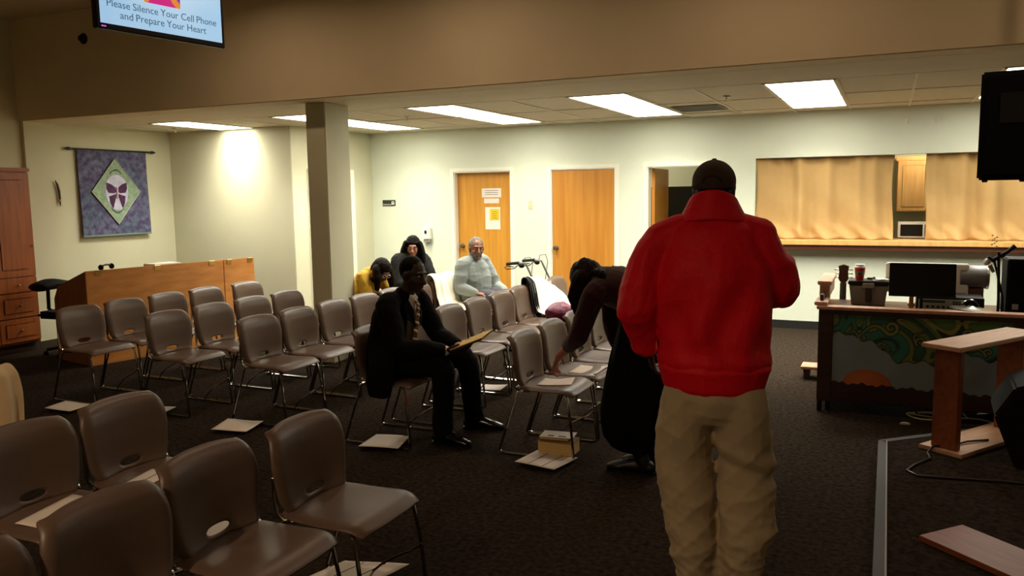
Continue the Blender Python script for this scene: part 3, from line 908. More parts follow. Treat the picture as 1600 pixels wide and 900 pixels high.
# hanging television
tv = thing('television', 'flat television hung high at top left with a blue welcome slide', 'television', (-4.5, 4.16, 2.79), 0)
u_ = Vector((.15, .9887, 0)); nrm = Vector((.9887, -.15, 0))
MT = Matrix(((u_.x, nrm.x * -1, 0, 0), (u_.y, nrm.y * -1, 0, 0), (0, 0, 1, 0), (0, 0, 0, 1)))   # local x along screen, y into the set
HW, HH = .48, .58
def tvb(mb, name, m, parent, **k):
    me = mb.mesh(name, k.get('bevel', 0)); me.transform(MT)
    return ob(name, me, m, parent)
tvb(MB().box((-HW, 0, 0), (HW, .05, HH)), 'housing', BLACKP, tv, bevel=.006)
def scol(u, v):
    c = np.array(srgb(120, 176, 226)); d = np.array(srgb(196, 226, 246))
    k = .5 + .5 * noise.noise(Vector((u * 3, v * 3, 1))) ; e = min(u, 1 - u, v * .6 + .1) * 2.2
    k = max(0, min(1, .25 + k * .4 + e * .35))
    return tuple(c * (1 - k) + d * k)
me = paint_grid('screen', 40, 24, lambda u, v: ((u - .5) * (2 * HW - .05), -.0015, .035 + v * (HH - .06)), scol)
me.transform(MT); me.materials.append(vcol_mat('screen_slide', .3, 0, .85)); scr = ob('screen', me, None, tv)
TXT = emis('slide_text', srgb(92, 128, 150), .35)
for body, z in (('Please Silence Your Cell Phone', .165), ('and Prepare Your Heart', .098)):
    words = [text_mesh(wd, .066, Matrix(), align='LEFT') for wd in body.split()]
    wid = [max(v.co.x for v in m_.vertices) for m_ in words]
    xx = -(sum(wid) + .018 * (len(wid) - 1)) / 2
    for m_, wd_ in zip(words, wid):
        m_.transform(MT @ Matrix.Translation((xx, -.003, z)) @ R90)
        ob('lettering', m_, TXT, scr)
        xx += wd_ + .018
def pcol(u, v):
    a = np.array(srgb(206, 40, 130)); b = np.array(srgb(226, 140, 60)); c = np.array(srgb(120, 40, 150))
    e = v - (.62 - abs(u - .48) * 1.25)
    return tuple(b if abs(e) < .13 else (a if e < 0 else c))
me = paint_grid('slide_picture', 40, 40, lambda u, v: (-.01 + (u - .5) * .27, -.003, .215 + v * .27), pcol)
me.transform(MT); me.materials.append(vcol_mat('screen_picture', .3, 0, .8)); ob('slide_picture', me, None, scr)
tvb(MB().tube([(0, .08, HH * .5), (0, .08, ZF - 2.79)], .025), 'ceiling_pole', BLACKM, tv)
tvb(MB().box((-.12, .05, .15), (.12, .075, .42)), 'mount_plate', BLACKM, tv)
tvb(MB().box((-HW + .03, -.004, .012), (-HW + .06, .0, .02)), 'power_light', emis('power_led', (.5, .1, .6), 1), tv)
# dark fitting on the beam left of the TV
t = thing('beam_fitting', 'small dark round fitting on the beam left of television', 'fitting', (-8.15, YBEAM, 3.48))
MB().lathe([(.035, 0), (.05, .02), (.03, .05), (0, .055)], n=14, M=Matrix.Rotation(PI / 2, 4, 'X')).build('dome', BLACKM, t, smooth=True)
MB().lathe([(.06, 0), (.06, .008), (.05, .01)], n=14, M=Matrix.Rotation(PI / 2, 4, 'X')).build('base_plate', BLACKM, t)
# ================================================================== RIGHT SIDE
# painted console (half wall with a desk behind it)
cs = thing('painted_console', 'dark walnut console with a painted tree and sunrise front panel', 'console', (0, 0, 0))
YC = 6.58
for x0, x1 in ((-.455, -.35), (.83, .935)):
    MB().box((x0, YC - .035, .085), (x1, YC + .06, .80)).build('post', DARKW, cs, bevel=.006)
    for k in (0, 1):
        MB().box((x0 + .004 + k * .058, YC - .03 + k * .035, 0), (x0 + .04 + k * .058, YC + .01 + k * .035, .09)).build('foot', BLACKP, cs, bevel=.006)
MB().box((-.35, YC - .03, .762), (.83, YC + .03, .80)).build('top_rail', DARKW, cs, bevel=.004)
MB().box((-.35, YC - .03, .098), (.83, YC + .03, .172)).build('bottom_rail', DARKW, cs, bevel=.004)
MB().box((-.47, YC - .055, .80), (1.25, YC + .07, .824)).build('top_cap', PINKW, cs, bevel=.004)
PW, PH = 1.18, .592
def swirl(u, v):
    x, z = u * 2.0, v
    def C(*c): return np.array(srgb(*c))
    # sky
    n = noise.fractal(Vector((x * 2.2, z * 3, 2)), .8, 2, 4)
    sky = C(128, 140, 140) * (1 - .5 * max(0, x - 1.1)) + C(84, 122, 150) * (.18 + .25 * n + .3 * max(0, x - 1.2))
    col = sky
    # sun
    sx, sz = (x - .42) / .30, (z - .09) / .22
    if sx * sx + sz * sz < 1:
        k = 1 - (sx * sx + sz * sz); col = C(198, 100, 28) * (.7 + .4 * k) + sky * .1
    # dark ground
    if z < .10 + .012 * math.sin(x * 22) + .01 * math.sin(x * 55) - .03 * x * .6 + .02:
        col = C(52, 24, 18)
    # trunk
    cx = 1.28 + .05 * math.sin(z * 7 + 1.0); wdt = .03 + .11 * max(0, .28 - z) ** 1.2 + .06 * max(0, z - .42)
    if abs(x - cx) < wdt and z < .66:
        col = C(70, 36, 26) * (1 + .3 * math.sin(x * 90 + z * 20))
    # canopy with swirls
    edge = .60 + .075 * math.sin(x * 5.2 + .6) + .035 * math.sin(x * 13 + 1.0) + .02 * math.sin(x * 31) - .19 * math.exp(-((x - 1.2) / .42) ** 2) + .08 * math.exp(-((x - .2) / .3) ** 2)
    if z > edge:
        px, pz = x * 2.6, z * 3.0
        for k in range(4):
            px, pz = px + .62 * math.sin(pz * (1.9 + .5 * k) + k * 1.7 + .4), pz + .58 * math.cos(px * (1.6 + .4 * k) + k * 1.1)
        t_ = px * 1.15 + pz * .75
        fr = t_ - math.floor(t_); idx = int(math.floor(t_)) % 5
        pal = [C(34, 70, 38), C(70, 108, 48), C(40, 100, 84), C(104, 116, 52), C(30, 84, 62)]
        col = pal[idx] * (.62 + .75 * math.sin(fr * PI))
        if fr < .09:
            col = C(22, 44, 28)
        elif fr > .90 and idx in (1, 3):
            col = C(142, 142, 74)
        dmin = 9
        for cv in CURLS:
            for q0, q1 in cv:
                if abs(q0[0] - x) < .12 and abs(q0[1] - z) < .12:
                    d_ = math.hypot(q0[0] - x, q0[1] - z) - q1
                    dmin = min(dmin, d_)
        if dmin < 0:
            col = C(136, 142, 84) * (.9 + 8 * max(-.02, dmin))
        elif dmin < .014:
            col = C(24, 46, 26)
        if z - edge < .018:
            col = col * .35
    return tuple(np.clip(col * .82, 0, 1))
def curl(cx, cz, r0, turns, a0, dr, tail, w0):
    """spiral that unwinds into a tail, as (point, half width) samples"""
    out = []
    n = int(60 * turns)
    for k in range(n + 1):
        f = k / n; a = a0 + dr * 2 * PI * turns * f; r = r0 * (.12 + .88 * f)
        out.append(((cx + r * math.cos(a), cz + r * math.sin(a)), w0 * (.35 + .65 * f)))
    (ex, ez), _ = out[-1]
    for k in range(1, 41):
        f = k / 40
        out.append(((ex + tail[0] * f + tail[2] * math.sin(f * PI), ez + tail[1] * f + tail[3] * math.sin(f * PI * 1.4)), w0 * (1 - .75 * f)))
    return out
CURLS = [curl(.68, .86, .085, 1.4, .5, -1, (-.42, -.02, 0, .10), .020), curl(1.02, .70, .06, 1.3, 2.0, 1, (.10, .20, -.08, .02), .013), curl(.30, .66, .045, 1.2, 0, 1, (-.16, .10, 0, .05), .011),
         curl(1.52, .82, .07, 1.3, 1.0, -1, (.28, .04, 0, .08), .014), curl(1.75, .62, .05, 1.2, 3.0, 1, (-.18, .08, 0, .04), .011), curl(.55, .60, .04, 1.2, 4.0, -1, (.2, -.03, 0, .05), .010)]
me = paint_grid('painted_panel', 300, 150, lambda u, v: (-.35 + u * PW, YC - .012, .171 + v * PH), swirl)
me.materials.append(vcol_mat('panel_painting', .5, .1))
pp = ob('painted_panel', me, None, cs); md = pp.modifiers.new('s', 'SOLIDIFY'); md.thickness = .01; md.offset = 1
MB().box((-.455, YC + .06, .09), (-.43, 7.5, .90)).build('side_panel', DARKW, cs, bevel=.004)
MB().box((1.22, YC - .02, .09), (1.245, 7.5, .80)).build('side_panel', DARKW, cs, bevel=.004)
MB().box((.935, YC - .02, .09), (1.22, YC + .02, .80)).build('end_panel', DARKW, cs, bevel=.004)
MB().box((-.49, YC - .02, .825), (-.395, 6.86, .853)).build('step_cap', PINKW, cs, bevel=.005)
MB().box((-.475, 6.86, .853), (-.40, 7.5, .955)).build('arm_block', PINKW, cs, bevel=.004)
MB().box((-.49, 6.82, .955), (-.385, 7.52, .985)).build('step_cap', PINKW, cs, bevel=.005)
MB().box((-.43, 6.88, .735), (1.22, 7.5, .76)).build('desk_shelf', DARKW, cs, bevel=.003)
MB().box((-.43, 7.47, .09), (1.22, 7.5, .735)).build('back_panel', DARKW, cs)
ZD = .761
# grey tote with black lid, cup on it
t = thing('storage_tote', 'grey plastic storage tote with black lid on the console', 'storage box', (-.125, 7.27, ZD))
TG = mat('tote_grey', (140, 132, 120), .5)
tm = MB()
a = [(-.125, -.10), (.125, -.10), (.125, .10), (-.125, .10)]; b = [(-.145, -.115), (.145, -.115), (.145, .115), (-.145, .115)]
tm.add([(x, y, 0) for x, y in a] + [(x, y, .165) for x, y in b], [(3, 2, 1, 0), (4, 5, 6, 7)] + [(i, (i + 1) % 4, 4 + (i + 1) % 4, 4 + i) for i in range(4)])
tm.build('tub', TG, t, bevel=.006)
MB().box((-.155, -.125, .165), (.155, .125, .20)).build('lid', BLACKP, t, bevel=.008)
MB().box((-.022, -.135, .03), (.022, -.112, .19)).build('strap', mat('tote_strap', (60, 50, 44), .6), t, bevel=.004)
MB().box((-.045, -.14, .145), (.045, -.122, .185)).build('clasp', GREYP, t, bevel=.004)
t = thing('coffee_cup', 'red paper coffee cup with white lid on the storage tote', 'cup', (-.195, 7.24, ZD + .2005))
RED = mat('cup_red', (196, 22, 28), .5, vary=.1, scale=30)
MB().lathe([(.030, 0), (.042, .1), (.042, .102)], n=24).build('cup', RED, t, smooth=True)
MB().lathe([(.045, .1), (.045, .112), (.041, .115), (.038, .13), (.034, .131)], n=24).build('lid', WHITEP, t, smooth=True)
MB().lathe([(.0345, .035), (.0395, .074)], n=24, cap=False).build('sleeve_band', mat('cup_band', (150, 110, 84), .7), t, smooth=True)
MB().ell((.0, -.0385, .055), (.014, .003, .014)).build('round_emblem', mat('cup_emblem', (70, 90, 60), .6), t)
t = thing('papers_pile', 'small heap of white papers and cords on the storage tote', 'papers', (-.04, 7.25, ZD + .2005), .3)
for i in range(3):
    MB().cbox((0, 0, .003 + i * .005), (.12 - i * .02, .09, .004), Matrix.Rotation(i * .4, 4, 'Z')).build('sheet', PAPER, t)
MB().tube([(-.07 + .03 * math.cos(k * .7), .03 * math.sin(k * .7), .006 + .001 * k) for k in range(20)], .004).build('cord', BLACKP, t)
# guitar upright behind the console
t = thing('guitar', 'dark guitar standing upright behind the console, headstock showing', 'guitar', (-.335, 7.66, 0))
GB = mat('guitar_body', (92, 44, 22), .3)
body = []
for k in range(40):
    a_ = 2 * PI * k / 40
    r_ = .17 + .03 * math.cos(2 * a_) 
    z = .24 + .24 * math.sin(a_); wv = (.185 if z < .22 else .14) * abs(math.cos(a_)) ** .8 * (1 if math.cos(a_) > 0 else -1)
    if .22 < z < .34: wv *= .82
    body.append((wv, -.045, z))
MB().prism(body, (0, .09, 0)).build('body', GB, t, bevel=.006)
MB().box((-.026, -.06, .42), (.026, -.03, .90)).build('neck', mat('guitar_neck', (56, 30, 18), .4), t, bevel=.006)
hd = MB().prism([(-.026, -.055, .90), (.026, -.055, .90), (.042, -.055, .93), (.036, -.055, .99), (.044, -.055, 1.04), (0, -.055, 1.055), (-.044, -.055, 1.04), (-.036, -.055, .99), (-.042, -.055, .93)], (0, .018, 0)).build('headstock', mat('headstock_wood', (64, 34, 18), .35), t, bevel=.003)
for s in (-1, 1):
    for k in range(3):
        MB().tube([(s * .035, -.045, .94 + k * .035), (s * .062, -.045, .94 + k * .035)], .005).ell((s * .066, -.045, .94 + k * .035), (.011, .006, .008)).build('tuner', STEEL, hd)
sm = MB()
for k in range(6):
    x = -.015 + k * .006; sm.tube([(x, -.062, .15), (x, -.063, .9)], .0007, n=4)
sm.build('strings', STEEL, t)
for s in (-1, 1):
    MB().tube([(s * .12, .0, .02), (s * .05, .12, .25), (0, .12, .55)], .01).build('stand_leg', BLACKM, t)
# music stand
t = thing('music_stand', 'black music stand behind the console, broad desk plate toward viewer', 'music stand', (.25, 6.76, 0))
MS = Matrix.Translation((0, 0, .905)) @ Matrix.Rotation(math.radians(-12), 4, 'X')
pb = MB().box((-.225, -.006, 0), (.225, .006, .245), MS).build('desk_plate', BLACKM, t, bevel=.004)
MB().box((-.225, -.045, -.01), (.225, .006, .0), MS).build('ledge', BLACKM, t)
MB().tube([(0, .02, .06), (0, .02, .98)], .011).build('stem', BLACKM, t)
for k in range(3):
    a_ = 2 * PI * k / 3 + .5
    MB().tube([(0, .02, .12), (.1 * math.cos(a_), .02 + .1 * math.sin(a_), .012)], .008).build('tripod_leg', BLACKM, t)
# white box behind the stand
t = thing('white_monitor', 'white flat box showing on both sides of the music stand', 'monitor', (.30, 7.36, ZD))
MB().box((-.30, -.03, .10), (.30, .03, .34)).build('panel', WHITEP, t, bevel=.008)
MB().box((-.06, -.02, .012), (.06, .02, .12)).build('neck', GREYP, t)
MB().box((-.13, -.08, 0), (.13, .06, .012)).build('base', GREYP, t, bevel=.004)
# mixer deck
t = thing('audio_deck', 'silver faced audio deck with knobs on the console', 'audio deck', (.45, 6.95, ZD))
MB().box((-.23, 0, .01), (.23, .28, .115)).build('case', BLACKM, t, bevel=.004)
fp = MB().box((-.215, -.008, .02), (.10, .002, .10)).build('face_plate', mat('deck_silver', (196, 190, 174), .4, .1), t, bevel=.002)
for k in range(6):
    MB().lathe([(.010, 0), (.008, .016)], n=12, M=Matrix.Rotation(PI / 2, 4, 'X')).build('knob', BLACKP, fp, loc=(-.15 + k * .036, -.008, .042), smooth=True)
for k in range(3):
    for j in range(2):
        MB().box((.02 + k * .02, -.012, .06 + j * .016), (.034 + k * .02, -.006, .07 + j * .016)).build('button', BLACKP, fp)
MB().box((-.19, -.0095, .072), (-.03, -.0075, .092)).build('display', mat('deck_display', (70, 76, 70), .3), fp)
for s in (-.18, .18):
    MB().box((s - .02, .03, 0), (s + .02, .25, .012)).build('foot', BLACKP, t)
t = thing('headset', 'chrome trimmed headphones lying in front of the audio deck', 'headphones', (.585, 6.93, ZD))
MB().tube([(.065 * math.cos(a_), -.02, .02 + .085 * math.sin(a_)) for a_ in [PI * k / 14 for k in range(15)]], .008).build('headband', CHROME, t, smooth=True)
for s in (-1, 1):
    MB().ell((s * .062, -.02, .028), (.018, .028, .028)).build('ear_cup', BLACKV, t, smooth=True)
# splash cymbal on a short stand
t = thing('cymbal', 'dark round cymbal tilted over the console top edge', 'cymbal', (.575, 6.76, 0))
MB().lathe([(0, .018), (.02, .017), (.035, .008), (.09, .002), (.145, -.004), (.145, -.006), (.09, 0), (.03, .004), (0, .012)], n=32, M=Matrix.Translation((0, -.03, .80 + .03)) @ Matrix.Rotation(.06, 4, 'Y'), cap=False).build('plate', mat('cymbal_bronze', (110, 104, 92), .25, .9), t, smooth=True)
MB().tube([(0, -.03, .03), (0, -.03, .86)], .007).build('rod', BLACKM, t)
MB().tube([(-.12, -.03, .012), (.12, -.03, .012)], .01).build('base_bar', BLACKM, t)
MB().tube([(0, -.12, .012), (0, .06, .012)], .01).build('base_bar', BLACKM, t)
tag(MB().box((-.016, -.005, 0), (.016, .005, .135)).build('orange_book', mat('orange_cover', (206, 112, 40), .5), None, loc=(.187, 6.93, ZD), bevel=.002), 'thin orange book leaning upright beside the audio deck', 'book')
# grey drum
t = thing('hand_drum', 'grey cylindrical drum on its side behind the white box', 'drum', (.66, 7.40, ZD))
MX = Matrix.Translation((-.02, 0, .235)) @ Matrix.Rotation(PI / 2, 4, 'Y')
MB().lathe([(.088, -.1), (.092, -.095), (.092, .095), (.088, .1)], n=28, M=MX).build('shell', mat('drum_grey', (120, 120, 118), .45), t, smooth=True)
MB().lathe([(.096, .085), (.096, .102), (.088, .104)], n=28, M=MX, cap=False).build('hoop', STEEL, t, smooth=True)
MB().box((-.06, -.05, 0), (.05, .05, .15)).build('cradle', mat('cradle_wood', (96, 60, 46), .5), t, bevel=.006)
# microphone stand with two microphones
t = thing('microphone_stand', 'black boom microphone stand at the right end of console', 'microphone stand', (.755, 6.82, 0))
MB().tube([(0, 0, .02), (0, 0, .9), (-.015, 0, 1.24)], .010).build('pole', BLACKM, t, smooth=True)
MB().tube([(.02, .03, .02), (.03, .03, .9), (-.04, .02, 1.18)], .008).build('second_pole', BLACKM, t, smooth=True)
MB().lathe([(.10, 0), (.10, .015), (.03, .03), (.012, .05)], n=20).build('round_base', BLACKM, t, smooth=True)
MB().tube([(-.06, 0, 1.17), (.0, 0, 1.21), (.03, 0, 1.235)], .014).build('clamp', BLACKM, t, smooth=True)
mc = MB().tube([(.0, 0, 1.2), (.05, 0, 1.25), (.085, 0, 1.285)], [.012, .013, .017], n=10).build('boom_microphone', BLACKP, t, smooth=True)
mc = MB().tube([(-.04, 0, 1.09), (-.07, 0, 1.14)], [.011, .017], n=12).build('microphone', CHROME, t, smooth=True)
MB().ell((-.085, 0, 1.165), (.024, .024, .026)).build('mesh_head', mat('mic_mesh', (196, 190, 176), .35, .8, bump=.6, bscale=500), mc, smooth=True)
MB().tube([(-.08, 0, 1.2), (-.05, .0, 1.18), (-.02, 0, 1.2)], .012).build('mic_clip', BLACKP, mc)
fw = MB()
for k in range(9):
    fw.ell((-.045 + .016 * math.sin(k * 2.1), .01 * math.cos(k * 3), 1.27 + k * .011), (.007, .007, .006), nu=8, nv=6)
fw.build('gold_chain', BRASS, t)
# black powered speaker at the right end
t = thing('desktop_speaker', 'black box speaker at the right end of the console', 'speaker', (1.0, 7.0, ZD))
MB().box((-.19, -.1, 0), (.19, .22, .42)).build('cabinet', BLACKV, t, bevel=.008)
MB().box((-.17, -.108, .03), (.17, -.098, .40)).build('grille', GRILLE, t, bevel=.004)
MB().box((-.15, -.112, .05), (-.11, -.106, .09)).build('badge', GREYP, t)
# low wooden block on the floor left of the console
t = thing('wooden_footrest', 'small low wooden stool left of the console foot', 'footstool', (-.52, 7.72, 0))
MB().box((-.15, -.1, .095), (.14, .12, .12)).build('top', PINKW, t, bevel=.004)
for s in (-.1, .1):
    MB().prism([(s - .03, -.08, .095), (s + .03, -.08, .095), (s + .02, -.08, 0), (s - .02, -.08, 0)], (0, .18, 0)).build('leg', DARKW, t)

# platform with metal edging
pf = struct(MB().prism([(0, -2.95, 0), (4.45, -2.95, 0), (4.45, 6.3, 0), (.80, 6.3, 0), (.0, 5.58, 0)], (0, 0, .1)).build('platform', CARPET2))
NOS = mat('nosing_grey', (52, 48, 44), .6, .2)
MB().box((-.006, -2.95, .085), (.048, 5.575, .103)).build('nosing', NOS, pf, bevel=.003)
MB().box((.040, -2.95, .102), (.048, 5.565, .108)).build('nosing_ridge', mat('nosing_edge', (120, 114, 106), .5, .3), pf)
dx, dy = .80, .72; L_ = math.hypot(dx, dy)
MB().box((0, -.05, .085), (L_, .004, .103), Matrix.Translation((0, 5.58, 0)) @ Matrix.Rotation(math.atan2(dy, dx), 4, 'Z')).build('nosing', NOS, pf, bevel=.003)

# altar rails
def rail(label, P0, ux, uy, posts, length, top=True, bw=.27):
    t = thing('altar_rail', label, 'rail', (P0[0], P0[1], .1), math.atan2(uy, ux), 'wooden altar rails')
    # local x = along rail, local -y = toward the short side v
    MB().box((0, -bw, .002), (length, 0, .028)).build('base_board', RAILL if top else RAILW, t, bevel=.003)
    for u in posts:
        MB().box((u, -bw * .80, .028), (u + .05, -bw * .22, .645)).build('post', RAILW, t, bevel=.004)
    if top:
        MB().box((-.03, -bw * .92, .645), (length + .04, -bw * .02, .672)).build('top_board', RAILL, t, bevel=.004)
    return t
rail('wooden altar rail with light top board in front of the painted console', (.223, 5.497), .555, .832, (.03, .74), .9)
t = rail('orange brown board of a second altar rail at bottom right', (.37, 4.216), .744, -.667, (), .95, False, .285)
MB().box((.62, -.23, .028), (.67, -.06, .6)).build('post', RAILW, t, bevel=.004)

# stage monitor wedge
t = thing('stage_monitor', 'black floor monitor wedge at the right edge beside altar rail', 'speaker', (.71, 5.28, .1), -.05)
prof = [(0, 0, .0), (-.115, 0, .30), (-.02, 0, .47), (.06, 0, .5), (.5, 0, .32), (.46, 0, 0)]
MB().prism(prof, (0, .46, 0)).build('cabinet', BLACKV, t, bevel=.012)
MB().box((0, .03, -.004), (.47, .43, .006), Matrix.Translation((.065, 0, .502)) @ Matrix.Rotation(math.atan2(.18, .44), 4, 'Y')).build('grille', GRILLE, t)
MB().box((.08, -.008, .2), (.2, .004, .3)).build('handle_recess', mat('recess_grey', (60, 60, 58), .4), t, bevel=.004)
# cables
def cable(label, pts, m, r_):
    t = MB().tube(pts, r_, n=8).build('cable', m, smooth=True)
    return tag(t, label, 'cable')
CRM = mat('cable_cream', (206, 190, 140), .5)
def loop(cx, cy, rx, ry, a0, a1, z, n=30):
    return [(cx + rx * math.cos(a0 + (a1 - a0) * k / n), cy + ry * math.sin(a0 + (a1 - a0) * k / n), z + .004 * (1 + math.sin(k * .8))) for k in range(n + 1)]
cable('cream cable coiled on the floor under the painted console', loop(.33, 6.66, .15, .10, .4, 9.0, .008) + loop(.55, 6.62, .2, .07, 3.0, .2, .01, 14) , CRM, .006)
cable('black cable curling over the altar rail base on the platform', [(.62, 5.72, .135), (.5, 5.62, .14), (.40, 5.50, .137), (.30, 5.44, .137), (.27, 5.38, .112), (.28, 5.28, .108), (.19, 5.12, .107), (.15, 5.0, .107), (.2, 4.93, .107), (.35, 4.95, .107), (.6, 5.0, .107), (.9, 5.02, .107)], mat('cable_black', (34, 30, 28), .4), .007)
tag(MB().prism([(0, 0, 0), (.07, .01, 0), (.05, .04, 0), (.02, .035, 0)], (0, 0, .012)).build('paper_scrap', PAPER, None, loc=(.13, 6.38, .002)), 'tiny white scrap on the dark carpet before the platform corner', 'scrap')

# hanging speaker at the right edge
t = thing('hanging_speaker', 'big black loudspeaker hung at the upper right edge', 'speaker', (.78, 5.95, 1.752), math.radians(-7))
MB().prism([(-.275, -.12, 0), (.275, -.12, 0), (.22, .30, 0), (-.22, .30, 0)], (0, 0, .66)).build('cabinet', BLACKV, t, bevel=.012)
MB().box((-.25, -.132, .03), (.25, -.118, .63)).build('grille', GRILLE, t, bevel=.005)
MB().box((-.17, -.136, .34), (.0, -.128, .53)).build('horn_plate', BLACKP, t, bevel=.01)
for s in (-.23, -.03, .2):
    MB().lathe([(.018, 0), (.014, -.014)], n=12).build('rubber_foot', BLACKP, t, loc=(s, -.08, 0))
MB().box((.255, .0, .2), (.285, .06, .75)).box((.0, .0, .735), (.285, .06, .75)).build('yoke', BLACKM, t)
MB().tube([(.24, .03, .74), (.24, .03, ZF - 1.752)], .018).build('ceiling_rod', BLACKM, t)

# ================================================================== CLOTHES ON CHAIRS
WHITEC = mat('white_cloth', (240, 234, 214), .9, bump=.2, bscale=120, sheen=.3)
CREAM = mat('cream_cloth', (226, 196, 150), .9, bump=.2, bscale=120, sheen=.3)
def drape(name, label, cx, cy, y0, y1, m, front, backlen, seed, seatlen=0.0, spread=0.0, cat='coat', slope=0.0):
    """cloth hung over a chair back at chair origin (cx,cy): runs from the back side over the top, down the front and on over the seat"""
    rs = random.Random(seed); ph = [rs.uniform(0, 6.28) for _ in range(6)]
    path = [(-.245, .82 - backlen), (-.255, .80), (-.248, .838), (-.225, .852), (-.19, .842), (-.155, .80), (-.135, .70), (-.118, .82 - front)]
    if seatlen:
        path = path[:-1] + [(-.125, .6), (-.09, .50), (0, .475), (.12, .472), (.26, .462), (.285, .42), (.30, .462 - seatlen)]
    P = [Vector((a, 0, b)) for a, b in path]
    d = [0]
    for i in range(1, len(P)): d.append(d[-1] + (P[i] - P[i - 1]).length)
    def fn(u, v):
        s = v * d[-1]
        x = float(np.interp(s, d, [p.x for p in P])); z = float(np.interp(s, d, [p.z for p in P]))
        w_ = 1 + spread * v
        y = y0 * w_ + (y1 - y0) * w_ * u
        amp = (.004 + .018 * abs(v - .3)) * (1.5 if slope else 1)
        k = amp * (1 + math.sin(u * 17 + ph[0] + v * 3) + .6 * math.sin(u * 31 + ph[1] - v * 4))
        x += k * (1 if v > .25 else -1) * (0.8 if not (seatlen and v > .6) else .2)
        z += k * (.7 if (seatlen and .55 < v < .9) else .1) + .01 * math.sin(u * 9 + ph[2])
        y += .012 * math.sin(v * 9 + ph[3])
        if slope:
            z = max(z - slope * max(0, u - .28), .47 + .02 * math.sin(u * 9 + ph[5])) if z > .5 else z
            x += .10 * max(0, u - .28)
        if v in (0, 1): z += .02 * math.sin(u * 7 + ph[4])
        return (x, y, z)
    me = solid_grid(name, 36, 44, fn, .008, 1, offset=0)
    o = ob(name, me, m, None, (cx, cy, 0))
    return tag(o, label, cat)
drape('white_coat', 'white coat draped over the chair left of the elderly man', -4.26, 7.74, -.23, .25, WHITEC, .3, .38, 2, .12)
drape('white_shawl', 'big white shawl spread over chairs right of the elderly man', -3.12, 7.98, -.40, .62, WHITEC, .3, .16, 4, .06, .25, slope=.5)
drape('cream_coat', 'cream coat hung over a chair at the far left edge', -4.05, 2.5, -.2, .24, CREAM, .36, .4, 6)
drape('black_coat', 'black coat over the chair back beside the white shawl', -3.12, 7.52, -.045, .06, mat('black_wool', (20, 18, 17), .95, sheen=.2), .34, .3, 8)
drape('pale_wrap', 'pale cloth on the chair beside the woman in yellow', -5.17, 7.82, -.2, .05, WHITEC, .2, .25, 9)
t = MB()
t.ell((0, 0, .09), (.13, .17, .09)); t.ell((.06, .08, .07), (.09, .1, .07)); t.ell((-.03, -.1, .08), (.09, .08, .08))
bg = ob('purple_bag', fuse(t, 'purple_bag', .01, 3, .5, wrinkles(5, .006, 30)), mat('magenta_satin', (104, 18, 56), .5, vary=.25, scale=15), None, (-2.93, 7.44, .452))
tag(bg, 'shiny magenta bag on the seat under the white shawl', 'bag')

# rollator walker by the back wall
t = thing('rollator', 'dark four wheeled walker with hand brakes beside the elderly man', 'walker', (-3.72, 9.18, 0), 0)
for s, yo in ((-1, -.24), (1, .24)):
    fr = MB().tube([(-.42, yo, .86), (-.30, yo, .87), (-.24, yo, .86), (-.12, yo, .62), (.0, yo, .42), (.14, yo, .16)], .013).build('side_frame', STEEL, t, smooth=True)
    MB().tube([(-.5, yo, .855), (-.33, yo, .872)], .018).build('hand_grip', BLACKP, t, smooth=True)
    MB().tube([(-.34, yo, .85), (-.40, yo, .80), (-.50, yo, .79), (-.53, yo, .81), (-.50, yo, .83), (-.40, yo, .82)], .006).build('brake_lever', BLACKP, t, smooth=True)
    MB().ell((-.30, yo, .84), (.04, .022, .03)).build('brake_housing', BLACKP, t, smooth=True)
    MB().tube([(-.28, yo, .86), (-.27, yo + .03, .93), (-.2, yo + .04, .94), (-.16, yo + .02, .86), (-.2, yo + .02, .6), (-.25, yo, .2)], .004).build('brake_cable', BLACKP, t)
    MB().tube([(-.06, yo, .53), (-.2, yo, .3), (-.28, yo, .14)], .012).build('rear_leg', STEEL, t, smooth=True)
    MB().ell((-.1, yo, .585), (.03, .02, .03)).build('height_knob', BLACKP, t)
    for x in (.14, -.28):
        wl = MB().lathe([(.075, -.015), (.09, -.015), (.095, 0), (.09, .015), (.075, .015)], n=20, M=Matrix.Rotation(PI / 2, 4, 'X')).build('wheel', BLACKP, t, loc=(x, yo, .096), smooth=True)
        MB().lathe([(.075, -.008), (.075, .008)], n=20, M=Matrix.Rotation(PI / 2, 4, 'X')).build('hub', GREYP, wl)
MB().box((-.2, -.23, .53), (.06, .23, .56)).build('seat', BLACKV, t, bevel=.008)
MB().tube([(.14, -.24, .25), (.14, .24, .25)], .01).build('cross_bar', STEEL, t)
